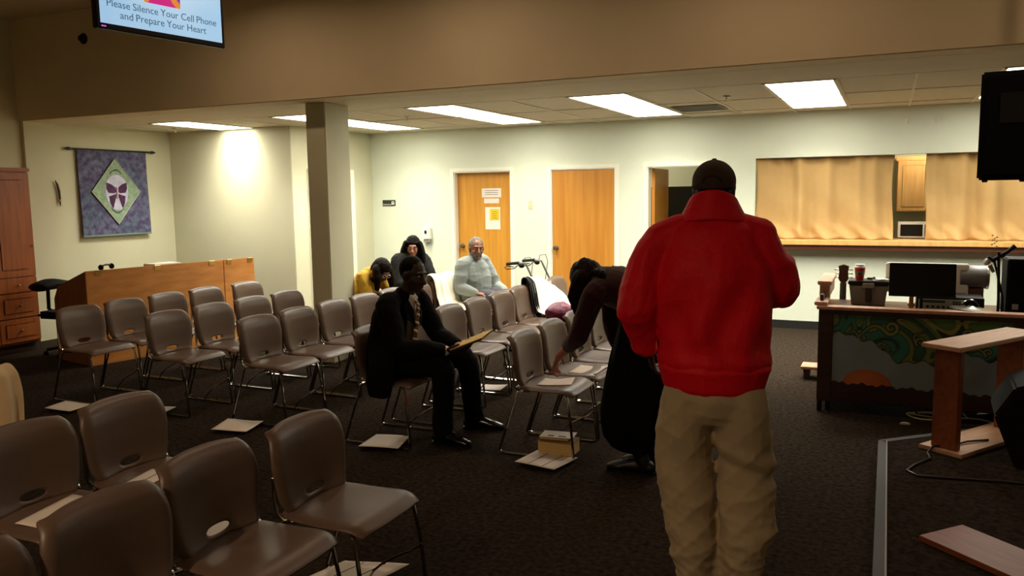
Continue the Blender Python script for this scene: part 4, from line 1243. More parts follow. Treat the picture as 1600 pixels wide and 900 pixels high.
# ================================================================== PEOPLE
def V3(*a): return Vector(a)
def frame(fwd, up=(0, 0, 1)):
    f = Vector(fwd).normalized(); u = Vector(up)
    l = u.cross(f).normalized(); u = f.cross(l)
    return Matrix(((f.x, l.x, u.x), (f.y, l.y, u.y), (f.z, l.z, u.z)))
def head_shape(mb, c, fwd, up=(0, 0, 1), k=1.0):
    """face looks along fwd; local x forward, y left, z up"""
    F = frame(fwd, up); c = Vector(c)
    P = lambda x, y, z: c + F @ (Vector((x, y, z)) * k)
    F4 = F.to_4x4()
    E = lambda p, r: mb.ell(P(*p), [q * k for q in r], F4)
    E((-.012, 0, .022), (.098, .077, .095)); E((.028, 0, -.028), (.062, .064, .086)); E((.05, 0, -.088), (.034, .042, .026))
    E((-.01, 0, -.05), (.06, .058, .06))
    mb.limb([P(.088, 0, .012), P(.100, 0, -.012), P(.110, 0, -.034)], [.010 * k, .012 * k, .016 * k])
    E((.098, .013, -.038), (.012, .009, .008)); E((.098, -.013, -.038), (.012, .009, .008))
    E((.078, 0, .026), (.016, .052, .013)); E((.06, .036, -.03), (.026, .024, .024)); E((.06, -.036, -.03), (.026, .024, .024))
    E((.084, 0, -.060), (.014, .026, .008)); E((.081, 0, -.073), (.014, .023, .008))
    for s in (-1, 1):
        E((-.006, s * .078, -.008), (.02, .01, .032)); E((-.002, s * .082, .006), (.014, .009, .014))
    return P
def eyes(root, P, fwd, k=1.0):
    for s in (-1, 1):
        e = MB().ell(P(.078, s * .031, .004), (.012 * k, .014 * k, .0085 * k)).build('eye', mat('eye_white', (150, 140, 130), .4), root, smooth=True)
        MB().ell(P(.0875, s * .031, .004), (.005 * k, .006 * k, .006 * k)).build('iris', mat('eye_dark', (24, 16, 12), .2), e, smooth=True)
        MB().limb([P(.083, s * .012, .024), P(.09, s * .030, .029), P(.078, s * .05, .024)], [.004 * k, .005 * k, .003 * k]).build('eyebrow', mat('brow_dark', (30, 22, 18), .9), root, smooth=True)
def hand(mb, wrist, d, n, s, curl=.35, thumb=.6, k=1.0):
    """d finger direction, n out of the palm, s toward the thumb side"""
    wrist = Vector(wrist); d = Vector(d).normalized()
    n = Vector(n); n = (n - d * n.dot(d)).normalized(); s_ = d.cross(n)
    if s_.dot(Vector(s)) < 0: s_ = -s_
    s = s_
    mb.limb([wrist - d * .01, wrist + d * .035 * k, wrist + d * .088 * k], [(.026 * k, .019 * k), (.038 * k, .016 * k), (.040 * k, .013 * k)], ref=n)
    for off, ln in ((.031, .070), (.0105, .080), (-.0105, .074), (-.030, .058)):
        p = wrist + d * .085 * k + s * off * k; a = 0; pts = [p - d * .012 * k]; 
        for seg in (.45, .32, .25):
            a += curl * (1.0 if seg > .4 else 1.2)
            p = p + (d * math.cos(a) + n * math.sin(a)) * ln * seg * 1.05 * k
            pts.append(p)
        mb.limb(pts, [.0088 * k, .0086 * k, .0080 * k, .0070 * k], ref=s, n=10, sub=3)
    b = wrist + d * .022 * k + s * .026 * k
    dr = (s * .75 + d * .65 + n * .25).normalized(); p1 = b + dr * .04 * k
    dr2 = (s * .3 + d * .85 + n * thumb * .6).normalized()
    mb.limb([b - dr * .012 * k, p1, p1 + dr2 * .032 * k, p1 + dr2 * .056 * k], [.014 * k, .0115 * k, .0100 * k, .008 * k], ref=n, n=10, sub=3)

def person(label, loc, rz):
    return thing('person', label, 'person', loc, rz)

def base_body(root, J, skin, voxel=.0065, hk=1.0):
    """one continuous figure from the joints in J"""
    mb = MB()
    fw = J.get('fwd', (1, 0, 0))
    mb.limb([J['pelvis'], J['waist'], J['chest'], J['neck']], [(.15, .10), (.125, .085), (.15, .095), (.06, .055)], ref=fw)
    mb.limb([J['neck'] - (J['head'] - J['neck']) * .2, J['neck'], J['head'] - (J['head'] - J['neck']) * .25], [.062, .056, .054], ref=fw)
    P = head_shape(mb, J['head'], J['look'], J.get('hup', (0, 0, 1)), hk)
    for s in 'LR':
        mb.limb([J['sh' + s], J['el' + s], J['wr' + s]], [.048, .038, .026], ref=(0.13, 0.97, .2))
        mb.limb([J['chest'].lerp(J['neck'], .45), J['sh' + s]], [.06, .052], ref=fw)
        hd = J.get('hand' + s)
        if hd:
            hand(mb, J['wr' + s], *hd)
        mb.limb([J['hip' + s], J['kn' + s], J['an' + s]], [.078, .056, .036], ref=(0.1, .97, .2))
        mb.limb([J['pelvis'], J['hip' + s]], [.09, .085], ref=(0, 0, 1))
        mb.limb([J['an' + s] - V3(0, 0, .03), J['toe' + s]], [(.034, .03), (.036, .018)], ref=(0, 0, 1))
    o = ob('body', fuse(mb, 'body', voxel, 2, .4), skin, root)
    return o, P

def shoes(root, J, m):
    for s in 'LR':
        a, t_ = J['an' + s], J['toe' + s]
        d = Vector((t_.x - a.x, t_.y - a.y, 0)).normalized()
        mb = MB()
        heel = Vector((a.x, a.y, 0)) - d * .05
        tip = Vector((a.x, a.y, 0)) + d * .20
        mb.limb([heel + V3(0, 0, .045), heel.lerp(tip, .4) + V3(0, 0, .05), heel.lerp(tip, .75) + V3(0, 0, .036), tip + V3(0, 0, .026)], [(.036, .042), (.040, .045), (.046, .033), (.036, .022)], ref=(0, 0, 1))
        mb.limb([heel + V3(0, 0, .05) + d * .03, a + V3(0, 0, .02)], [.043, .045])
        me = fuse(mb, 'shoe', .007, 3)
        n = len(me.vertices); co = np.empty(n * 3); me.vertices.foreach_get('co', co); co = co.reshape(-1, 3)
        co[:, 2] = np.maximum(co[:, 2], .004); me.vertices.foreach_set('co', co.ravel()); me.update()
        so = ob('shoe', me, m, root)
        MB().prism([(*(heel + d * k + Vector((-d.y, d.x, 0)) * w_)[:2], .001) for k, w_ in ((-.04, .0), (-.02, .035), (.08, .038), (.18, .045), (.255, .028), (.275, 0), (.255, -.028), (.18, -.045), (.08, -.038), (-.02, -.035))], (0, 0, .014)).build('sole', BLACKP, so)

SKIN_D = mat('skin_deep', (50, 29, 20), .5, vary=.06, scale=20)
SKIN_M = mat('skin_brown', (134, 86, 62), .5, vary=.06, scale=20)
SKIN_L = mat('skin_tan', (172, 118, 90), .5, vary=.06, scale=20)
SKIN_P = mat('skin_rose', (190, 122, 96), .5, vary=.06, scale=20)
HAIRB = mat('hair_black', (9, 8, 7), .5, spec=.06, col2=(16, 13, 11), scale=60, stretch=(1, 1, .12), bump=.5, bscale=200)
HAIRN = mat('hair_brown', (17, 10, 8), .5, spec=.08, col2=(34, 20, 15), scale=60, stretch=(1, 1, .12), bump=.5, bscale=200)
HAIRG = mat('hair_grey', (98, 92, 84), .9, spec=.2, col2=(136, 130, 120), scale=80, bump=.6, bscale=260)

# ---------------------------------------------------------------- man in the red jacket (back to the viewer)
p = person('man in bright red jacket, khaki trousers and dark cap, standing with his back turned', (-.655, 3.45, 0), math.radians(90 + 9))
# local +x forward (away from viewer), +y his left (screen left), z up
J = dict(pelvis=V3(0, 0, .95), waist=V3(-.01, 0, 1.10), chest=V3(-.01, .015, 1.36), neck=V3(.0, .015, 1.58), head=V3(.03, .01, 1.715), look=(1, -.05, -.12), hup=(.1, 0, 1),
         shL=V3(0, .205, 1.50), shR=V3(0, -.185, 1.50), elL=V3(-.03, .335, 1.215), elR=V3(.05, -.275, 1.325), wrL=V3(.10, .285, 1.01), wrR=V3(.26, -.13, 1.27),
         hipL=V3(0, .095, .92), hipR=V3(0, -.095, .92), knL=V3(.03, .10, .50), knR=V3(.02, -.125, .50), anL=V3(-.02, .06, .085), anR=V3(.0, -.13, .085), toeL=V3(.13, .09, .03), toeR=V3(.15, -.16, .03))
J['handL'] = ((.35, -.15, -1), (.2, -1, 0), (1, 0, 0), .45); J['handR'] = ((.7, .8, .05), (0, .5, -.6), (.2, 0, 1), .5)
base_body(p, J, SKIN_D)
RJ = mat('red_nylon', (226, 6, 32), .6, vary=.06, scale=5, bump=.12, bscale=60, spec=.25)
mb = MB()
mb.limb([V3(.0, 0, .935), V3(-.0, 0, .975), V3(-.01, .0, 1.15), V3(-.02, .005, 1.36), V3(-.02, .01, 1.50)], [(.215, .155), (.232, .165), (.236, .165), (.240, .160), (.205, .120)], ref=(1, 0, 0), n=26)
mb.limb([V3(-.02, .01, 1.43), V3(-.01, .012, 1.55), V3(.0, .012, 1.62)], [(.20, .135), (.135, .10), (.085, .08)], ref=(1, 0, 0), n=22)
mb.limb([V3(-.01, .06, 1.575), V3(-.015, .15, 1.548), V3(-.015, .232, 1.518)], [.058, .064, .066], ref=(1, 0, 0))
mb.limb([V3(-.01, -.04, 1.575), V3(-.012, -.11, 1.55), V3(-.012, -.182, 1.53)], [.058, .064, .066], ref=(1, 0, 0))
mb.limb([V3(-.015, .12, 1.48), V3(-.015, .225, 1.495), V3(-.02, .268, 1.42), V3(-.03, .305, 1.30), V3(-.035, .318, 1.215), V3(.01, .315, 1.13), V3(.06, .30, 1.05)], [.075, .078, .084, .086, .086, .076, .062], ref=(1, 0, 0))
mb.limb([V3(-.01, -.08, 1.48), V3(-.01, -.168, 1.505), V3(.0, -.205, 1.43), V3(.03, -.246, 1.355), V3(.05, -.262, 1.31), V3(.13, -.24, 1.275), V3(.22, -.165, 1.265)], [.075, .076, .083, .085, .084, .076, .062], ref=(1, 0, 0))
_w = wrinkles(3, .0075, 13, (1, 1.3, .55)); _w2 = wrinkles(9, .0045, 26, (1, 1.1, .6))
def jfold(co, no):
    d = _w(co, no) + _w2(co, no)
    y, z = co[:, 1], co[:, 2]
    arm = np.clip((np.abs(y) - .20) / .08, 0, 1)
    d = d * (.55 + .75 * arm)
    # long diagonal pulls over the back, seam of the armholes, blouson above the hem
    bell = np.exp(-((z - 1.22) / .16) ** 2)
    d += .013 * np.sin((y + .42 * (z - 1.2)) * 30 + .6) * bell * (1 - arm) + .006 * np.sin((y - .30 * (z - 1.1)) * 44) * np.exp(-((z - 1.08) / .12) ** 2) * (1 - arm)
    d += .010 * np.exp(-((z - 1.0) / .035) ** 2)
    return d
jk = ob('jacket', fuse(mb, 'jacket', .0075, 5, .5, jfold), RJ, p)
# stand-up collar
def collar(u, v):
    a = u * 2 * PI
    open_ = 1.0
    rx, ry = .098 - .012 * v, .116 - .028 * v
    back = .5 - .5 * math.cos(a)              # 1 at the back
    z = 1.590 + v * (.070 + .055 * back) - .012 * math.sin(a) ** 2
    return (.005 + rx * math.cos(a) - .014 * (1 - v) * back, .012 + ry * math.sin(a) * (1.22 - .22 * v), z + .03 * (1 - back) * -.6)
ob('collar', solid_grid('collar', 40, 8, collar, .011, 1, offset=1), RJ, jk)
rbm = MB()
rbm.limb([V3(.0, 0, .955), V3(.0, 0, .965), V3(0, 0, .975)], [(.236, .176), (.242, .18), (.236, .174)], ref=(1, 0, 0), n=26)
ob('hem_band', fuse(rbm, 'hem_band', .0075, 4, .5, wrinkles(4, .0025, 26, (1, 1.5, .2))), RJ, jk)
for nm, a_, b_ in (('cuff', V3(.055, .303, 1.055), V3(.085, .29, 1.02)), ('cuff', V3(.215, -.17, 1.266), V3(.25, -.14, 1.265))):
    mbc = MB().limb([a_, b_], [.052, .046], ref=(1, 0, 0)); ob(nm, fuse(mbc, 'cuff', .007, 2), RJ, jk)
# khaki trousers
KH = mat('khaki_cotton', (176, 158, 128), .85, vary=.06, scale=6, bump=.15, bscale=220)
mb = MB()
mb.limb([V3(.0, 0, 1.0), V3(-.005, 0, .92), V3(-.01, 0, .83)], [(.18, .115), (.200, .130), (.200, .140)], ref=(1, 0, 0), n=24)
mb.limb([V3(-.01, .105, .88), V3(-.005, .118, .74), V3(.02, .118, .52), V3(.0, .098, .30), V3(-.025, .075, .13), V3(-.02, .066, .05)], [(.102, .118), (.118, .125), (.122, .108), (.114, .106), (.102, .108), (.098, .11)], ref=(1, 0, 0), n=20)
mb.limb([V3(-.01, -.105, .88), V3(-.005, -.120, .74), V3(.015, -.14, .52), V3(.0, -.145, .34), V3(-.01, -.130, .14), V3(.0, -.120, .05)], [(.102, .118), (.118, .126), (.120, .110), (.116, .108), (.104, .108), (.098, .11)], ref=(1, 0, 0), n=20)
_k = wrinkles(21, .017, 12, (.7, .9, 1.2)); _k2 = wrinkles(23, .009, 28, (.6, .8, 1.6))
def kfold(co, no):
    z = co[:, 2]; y = co[:, 1]
    low = np.clip((.55 - z) / .5, 0, 1)
    d = _k(co, no) * (.6 + .6 * low) + _k2(co, no) * (.3 + 1.1 * low ** 1.5)
    d += .010 * np.exp(-((z - .60 - .35 * (y + .12)) / .03) ** 2) * (y < 0) - .010 * np.exp(-((z - .54 - .3 * (y + .12)) / .03) ** 2) * (y < 0)
    d = d * np.clip((.93 - z) / .1, 0, 1)
    return d
tr = ob('trousers', fuse(mb, 'trousers', .0085, 2, .4, kfold), KH, p)
shoes(p, J, mat('shoe_dark', (26, 22, 20), .45))
# cap
CAP = mat('cap_brown', (66, 49, 38), .9, bump=.25, bscale=320, vary=.1, scale=10)
F = frame(J['look'], J['hup']); hc = J['head']
HP = lambda x, y, z: hc + F @ V3(x, y, z)
mb = MB().ell(HP(-.012, 0, .030), (.108, .091, .093), F.to_4x4(), 24, 16)
mb.limb([HP(-.105, 0, .012), HP(-.10, .045, .008), HP(-.06, .082, .008), HP(0, .09, .012)], [.004] * 4)
me = fuse(mb, 'cap', .006, 2)
bm = bmesh.new(); bm.from_mesh(me)
bmesh.ops.bisect_plane(bm, geom=bm.verts[:] + bm.edges[:] + bm.faces[:], plane_co=HP(0, 0, .004), plane_no=F @ V3(-.12, 0, 1), clear_inner=True)
bm.to_mesh(me); bm.free()
cp = ob('cap', me, CAP, p); md = cp.modifiers.new('s', 'SOLIDIFY'); md.thickness = .004
MB().ell(HP(-.012, 0, .124), (.011, .011, .006)).build('cap_button', CAP, cp, smooth=True)
def brim(u, v):
    a = (u - .5) * 2.0
    r0 = .09; 
    x = r0 * math.cos(a) * 1.02 + v * .075 * math.cos(a); y = .088 * math.sin(a) * (1 + .1 * v)
    return tuple(HP(x, y, .012 - .02 * v - .015 * a * a))
ob('brim', solid_grid('brim', 14, 6, brim, .004, 1), CAP, cp)
# arched opening of the adjuster at the back of the cap
ar = MB(); arc = [HP(-.118 + .006 * abs(math.cos(a_)), .038 * math.cos(a_), .012 + .03 * math.sin(a_)) for a_ in [PI * k / 14 for k in range(15)]]
ar.tube(arc, .0035, n=6); ar.build('opening_trim', mat('cap_trim', (26, 19, 15), .8), cp)
st = MB(); st.tube([HP(-.108 + .02 * (y_ / .05) ** 2, y_, .012) for y_ in (-.06, -.03, 0, .03, .06)], .007, n=6); st.build('adjuster_strap', mat('cap_strap', (34, 26, 20), .6), cp)
mb = MB().ell(HP(-.02, 0, -.02), (.092, .079, .062), F.to_4x4(), 20, 12)
ob('hair', fuse(mb, 'hair', .007, 2), HAIRB, p)
MB().tube([(.135 + .011 * math.cos(a_), .262 + .011 * math.sin(a_), .93) for a_ in [2 * PI * k / 12 for k in range(12)]], .003, n=6, closed=True).build('ring', STEEL, p)

# ---------------------------------------------------------------- bending woman, burgundy top and long black skirt
p = person('woman in burgundy top and long black skirt bending over a chair seat', (-1.36, 4.72, 0), PI)
# local +x = her forward (screen left), +y = her left (toward the viewer)
J = dict(pelvis=V3(-.06, 0, .93), waist=V3(.05, 0, 1.05), chest=V3(.20, .0, 1.13), neck=V3(.26, .0, 1.16), head=V3(.325, -.01, 1.155), look=(.75, .05, -.75), hup=(.7, 0, .7),
         shL=V3(.215, .165, 1.10), shR=V3(.215, -.165, 1.10), elL=V3(.33, .13, .845), elR=V3(.22, -.22, .84), wrL=V3(.53, -.05, .665), wrR=V3(.16, -.20, .64),
         hipL=V3(-.05, .09, .90), hipR=V3(-.05, -.09, .90), knL=V3(.03, .09, .48), knR=V3(.0, -.09, .48), anL=V3(-.05, .06, .09), anR=V3(-.10, -.10, .09), toeL=V3(.09, .06, .03), toeR=V3(.04, -.1, .03))
J['handL'] = ((.45, -.35, -.8), (-.6, 0, -.3), (0, -1, .1), .35); J['handR'] = ((.3, 0, -1), (-.5, 0, -.2), (0, 1, 0), .4)
base_body(p, J, SKIN_P)
BUR = mat('burgundy_knit', (48, 15, 18), .9, spec=.2, vary=.1, scale=12, bump=.25, bscale=260, sheen=.2)
mb = MB()
mb.limb([V3(-.10, 0, .99), V3(.0, 0, 1.07), V3(.11, 0, 1.13), V3(.21, 0, 1.155), V3(.27, 0, 1.16)], [(.17, .13), (.165, .125), (.185, .13), (.15, .105), (.085, .075)], ref=(.3, 0, -1), n=22)
for s, sg in (('L', 1), ('R', -1)):
    e, w_ = J['el' + s], J['wr' + s]
    mb.limb([V3(.18, sg * .10, 1.13), J['sh' + s], J['sh' + s].lerp(e, .55), e, e.lerp(w_, .45)], [.085, .078, .068, .060, .050], ref=(0, 1, 0))
ob('top', fuse(mb, 'top', .008, 2, .4, wrinkles(31, .006, 22)), BUR, p)
mb = MB()
mb.limb([V3(-.06, 0, 1.03), V3(-.07, 0, .90), V3(-.03, 0, .66), V3(.0, 0, .47), V3(.01, 0, .33)], [(.15, .135), (.19, .175), (.20, .195), (.205, .205), (.215, .21)], ref=(1, 0, 0), n=30)
def sfold(co, no):
    a = np.arctan2(co[:, 1], co[:, 0]); low = np.clip((.95 - co[:, 2]) / .7, 0, 1)
    return low * (.014 * np.sin(a * 9 + 1.2 * np.sin(co[:, 2] * 5)) + .008 * np.sin(a * 17 + 2))
ob('skirt', fuse(mb, 'skirt', .009, 2, .4, sfold), mat('black_crepe', (8, 7, 6), .9, spec=.15), p)
shoes(p, J, mat('shoe_black', (12, 11, 11), .4))
mb = MB()
for s_ in 'LR':
    mb.limb([J['kn' + s_], J['an' + s_].lerp(J['kn' + s_], .4), J['an' + s_]], [.060, .052, .042], ref=(.1, 1, 0))
ob('stockings', fuse(mb, 'stockings', .007, 2), MATS['black_crepe'], p)
F = frame(J['look'], J['hup']); hc = J['head']; HP = lambda x, y, z: hc + F @ V3(x, y, z)
mb = MB().ell(HP(-.03, 0, .035), (.108, .098, .105), F.to_4x4())
for k, (y_, l_) in enumerate(((.085, .26), (.06, .30), (-.085, .26), (.095, .18), (-.06, .28))):
    st_ = HP(-.02, y_, .03)
    mb.limb([st_, st_ + V3(.03, y_ * .25, -.10), st_ + V3(.02, y_ * .3, -l_ * .8)], [.055, .045, .022])
for k in range(9):
    st_ = HP(-.10, -.08 + k * .02, -.02); mb.limb([st_, st_ + V3(-.05, (k - 4) * .012, .01), st_ + V3(-.10, (k - 4) * .016, -.03)], [.035, .03, .016])
ob('hair', fuse(mb, 'hair', .008, 2, .4, wrinkles(35, .008, 55)), HAIRN, p)
# ---------------------------------------------------------------- man in dark suit on the aisle chair
p = person('man in dark suit and striped tie seated on aisle chair holding a yellow folder', (-3.12, 4.76, 0), 0)
# faces +X; -y is toward the viewer
J = dict(pelvis=V3(-.03, 0, .53), waist=V3(-.03, 0, .68), chest=V3(.03, .0, .88), neck=V3(.10, .0, 1.03), head=V3(.165, -.005, 1.165), look=(1, -.22, -.18), hup=(.15, 0, 1),
         shL=V3(.07, .185, .975), shR=V3(.06, -.185, .96), elL=V3(.20, .25, .71), elR=V3(.17, -.235, .70), wrL=V3(.44, .10, .665), wrR=V3(.42, -.035, .655),
         hipL=V3(-.01, .10, .53), hipR=V3(-.01, -.10, .53), knL=V3(.40, .26, .545), knR=V3(.385, -.05, .545), anL=V3(.42, .37, .09), anR=V3(.385, -.035, .09), toeL=V3(.58, .41, .03), toeR=V3(.54, -.04, .03))
J['handL'] = ((.9, -.25, -.1), (0, -.6, .75), (.2, 0, 1), .5); J['handR'] = ((.9, .3, -.1), (0, .5, .8), (.2, 0, 1), .45)
b_, P = base_body(p, J, SKIN_D, .006)
eyes(p, P, J['look'])
SUIT = mat('suit_charcoal', (10, 8, 8), .9, vary=.08, scale=12, bump=.1, bscale=300, spec=.15)
mb = MB()
mb.limb([V3(-.06, 0, .50), V3(-.06, 0, .55), V3(-.05, 0, .68), V3(-.0, 0, .86), V3(.055, 0, .965), V3(.08, 0, 1.01)], [(.20, .10), (.21, .12), (.20, .135), (.21, .135), (.17, .105), (.09, .08)], ref=(1, 0, .2), n=22)
mb.limb([V3(.05, -.292, .37), V3(.045, -.288, .47), V3(.02, -.23, .58), V3(-.03, -.15, .68)], [(.095, .022), (.11, .028), (.11, .05), (.11, .06)], ref=(0, 1, 0))
for s, sg in (('L', 1), ('R', -1)):
    e, w_ = J['el' + s], J['wr' + s]
    mb.limb([V3(.05, sg * .08, .985), J['sh' + s], J['sh' + s].lerp(e, .5), e, e.lerp(w_, .5), e.lerp(w_, .9)], [.07, .082, .075, .068, .058, .048], ref=(0.2, 1, 0))
ob('suit_jacket', fuse(mb, 'suit_jacket', .008, 2, .4, wrinkles(41, .006, 20)), SUIT, p)
mb = MB()
mb.limb([V3(-.10, 0, .53), V3(.06, 0, .54)], [(.185, .10), (.18, .09)], ref=(0, 0, 1))
for s, sg in (('L', 1), ('R', -1)):
    k_, a_ = J['kn' + s], J['an' + s]
    mb.limb([V3(-.02, sg * .095, .535), J['hip' + s].lerp(k_, .55) + V3(0, 0, .01), k_, k_.lerp(a_, .35) + V3(.02, 0, 0), k_.lerp(a_, .75), a_ + V3(0, 0, .0)], [.102, .092, .085, .078, .070, .070], ref=(0.1, 1, 0))
ob('trousers', fuse(mb, 'trousers', .008, 2, .4, wrinkles(43, .006, 24)), SUIT, p)
shoes(p, J, mat('shoe_polished', (12, 11, 10), .18))
SHIRT = mat('shirt_white', (216, 206, 196), .8)
mb = MB().limb([V3(.095, .0, .60), V3(.115, 0, .74), V3(.14, 0, .88), V3(.14, 0, .98), V3(.115, 0, 1.03)], [(.04, .03), (.045, .03), (.05, .03), (.05, .03), (.05, .035)], ref=(1, 0, 0))
mb.limb([V3(.10, -.045, 1.045), V3(.16, -.02, 1.0), V3(.165, .0, .985)], [.018, .018, .012]); mb.limb([V3(.10, .045, 1.045), V3(.16, .02, 1.0)], [.018, .018]); mb.limb([V3(.06, -.05, 1.045), V3(.06, .05, 1.045)], [.02, .02])
sh = ob('shirt', fuse(mb, 'shirt', .006, 2), SHIRT, p)
for s in 'LR':
    e, w_ = J['el' + s], J['wr' + s]
    ob('shirt_cuff', fuse(MB().limb([e.lerp(w_, .88), e.lerp(w_, 1.0)], [.040, .036]), 'cuff', .006, 1), SHIRT, sh)
# tie: pieces with stripes of their own
TIE = mat('tie_brown', (92, 62, 34), .5); TIE2 = mat('tie_gold', (196, 170, 120), .45)
tpath = [(V3(.178, -.004, .985), .020), (V3(.192, -.004, .955), .017), (V3(.190, -.006, .90), .024), (V3(.178, -.008, .82), .030), (V3(.163, -.010, .74), .036), (V3(.155, -.012, .66), .040)]
def tie(u, v):
    s = v * (len(tpath) - 1); i = min(int(s), len(tpath) - 2); f_ = s - i
    c = tpath[i][0].lerp(tpath[i + 1][0], f_); w_ = tpath[i][1] * (1 - f_) + tpath[i + 1][1] * f_
    return (c.x + .008 - .006 * (2 * u - 1) ** 2, c.y + (2 * u - 1) * w_, c.z)
to = ob('tie', solid_grid('tie', 8, 30, tie, .006, 0, offset=1), TIE, p)
for k in range(6):
    v0 = .12 + k * .145
    def stripe(u, v, v0=v0):
        q = Vector(tie(u, min(1, max(0, v0 + .05 * v + .06 * (u - .5)))))
        return (q.x + .0035, q.y, q.z)
    ob('stripe', solid_grid('stripe', 6, 3, stripe, .002, 0, offset=1), TIE2, to)
# lapels
for sg in (-1, 1):
    MB().prism([(.135, sg * .06, 1.01), (.178, sg * .045, .93), (.18, sg * .03, .80), (.155, sg * .10, .88), (.14, sg * .105, .95)], (.008, 0, 0)).build('lapel', SUIT, p, bevel=.002)
F = frame(J['look'], J['hup']); hc = J['head']; HP = lambda x, y, z: hc + F @ V3(x, y, z)
mb = MB().ell(HP(-.025, 0, .035), (.098, .081, .092), F.to_4x4())
ob('hair', fuse(mb, 'hair', .006, 2, .4, wrinkles(45, .002, 120)), HAIRB, p)
# folder and papers in his hands
t = thing('folder', 'yellow folder held in the hands of the suited man', 'folder', (-2.63, 4.80, .69), .12)
FM = Matrix.Rotation(math.radians(-22), 4, 'Y') @ Matrix.Rotation(math.radians(5), 4, 'X')
MB().box((-.03, -.12, .0), (.22, .12, .004), FM).build('cover', mat('folder_yellow', (236, 200, 96), .7), t)
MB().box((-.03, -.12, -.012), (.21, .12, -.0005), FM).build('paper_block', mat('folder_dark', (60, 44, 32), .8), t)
# ---------------------------------------------------------------- elderly man in grey sweatshirt
p = person('elderly grey haired man in pale grey sweatshirt seated near the back doors', (-4.25, 8.17, 0), math.radians(-12))
J = dict(pelvis=V3(-.04, 0, .53), waist=V3(-.05, -.01, .67), chest=V3(-.03, -.01, .85), neck=V3(.0, -.015, .985), head=V3(.045, -.03, 1.10), look=(.9, -.62, -.08), hup=(.05, 0, 1),
         shL=V3(-.02, .17, .93), shR=V3(-.03, -.19, .92), elL=V3(.13, .22, .66), elR=V3(-.02, -.27, .68), wrL=V3(.33, .12, .62), wrR=V3(.18, -.22, .62),
         hipL=V3(0, .1, .53), hipR=V3(0, -.1, .53), knL=V3(.42, .15, .54), knR=V3(.42, -.13, .54), anL=V3(.44, .15, .09), anR=V3(.44, -.13, .09), toeL=V3(.59, .17, .03), toeR=V3(.59, -.15, .03))
J['handL'] = ((1, -.3, -.1), (0, 0, -1), (0, -1, 0), .4); J['handR'] = ((1, .2, -.1), (0, 0, -1), (0, 1, 0), .4)
b_, P = base_body(p, J, SKIN_M, .006, 1.0)
eyes(p, P, J['look'])
GSW = mat('grey_sweatshirt', (126, 134, 130), .9, vary=.05, scale=8, bump=.2, bscale=260, sheen=.2)
mb = MB()
mb.limb([V3(-.02, 0, .48), V3(-.02, 0, .60), V3(-.01, -.005, .74), V3(-.015, -.01, .87), V3(-.01, -.012, .95), V3(.0, -.014, .99)], [(.20, .16), (.215, .185), (.21, .175), (.205, .14), (.16, .11), (.085, .08)], ref=(1, 0, .1), n=22)
for s, sg in (('L', 1), ('R', -1)):
    e, w_ = J['el' + s], J['wr' + s]
    mb.limb([V3(-.01, sg * .09, .955), J['sh' + s], J['sh' + s].lerp(e, .5), e, e.lerp(w_, .5), e.lerp(w_, .95)], [.07, .082, .078, .070, .060, .048], ref=(0.2, 1, 0))
ob('sweatshirt', fuse(mb, 'sweatshirt', .008, 2, .4, wrinkles(51, .008, 20)), GSW, p)
mb = MB()
for s, sg in (('L', 1), ('R', -1)):
    mb.limb([V3(-.06, sg * .09, .53), J['kn' + s], J['an' + s]], [.10, .085, .07], ref=(.1, 1, 0))
ob('trousers', fuse(mb, 'trousers', .01, 2), mat('trouser_grey', (70, 70, 76), .9), p)
shoes(p, J, MATS['shoe_dark'])
F = frame(J['look'], J['hup']); hc = J['head']; HP = lambda x, y, z: hc + F @ V3(x, y, z)
mb = MB().ell(HP(-.03, 0, .038), (.098, .084, .092), F.to_4x4()); mb.ell(HP(-.05, 0, -.015), (.07, .081, .06), F.to_4x4())
ob('hair', fuse(mb, 'hair', .006, 2, .4, wrinkles(55, .002, 120)), HAIRG, p)
mb = MB().limb([HP(.075, -.035, -.062), HP(.098, 0, -.05), HP(.075, .035, -.062)], [.007, .008, .007]); mb.ell(HP(.068, 0, -.10), (.03, .036, .022), F.to_4x4()); mb.limb([HP(.085, .03, -.055), HP(.075, .034, -.085)], [.008, .01]); mb.limb([HP(.085, -.03, -.055), HP(.075, -.034, -.085)], [.008, .01])
ob('beard', fuse(mb, 'beard', .005, 1), HAIRG, p)
def glasses(root, HP, m):
    for s in (-1, 1):
        g = MB().tube([HP(.098, s * .032 + .021 * math.cos(a_), .0 + .017 * math.sin(a_)) for a_ in [2 * PI * k / 16 for k in range(16)]], .0022, n=5, closed=True)
        g.tube([HP(.097, s * .052, .004), HP(.03, s * .078, .008), HP(-.01, s * .083, .004)], .002, n=5)
        if s == 1: g.tube([HP(.099, -.012, .004), HP(.102, 0, .006), HP(.099, .012, .004)], .002, n=5)
        g.build('glasses', m, root)
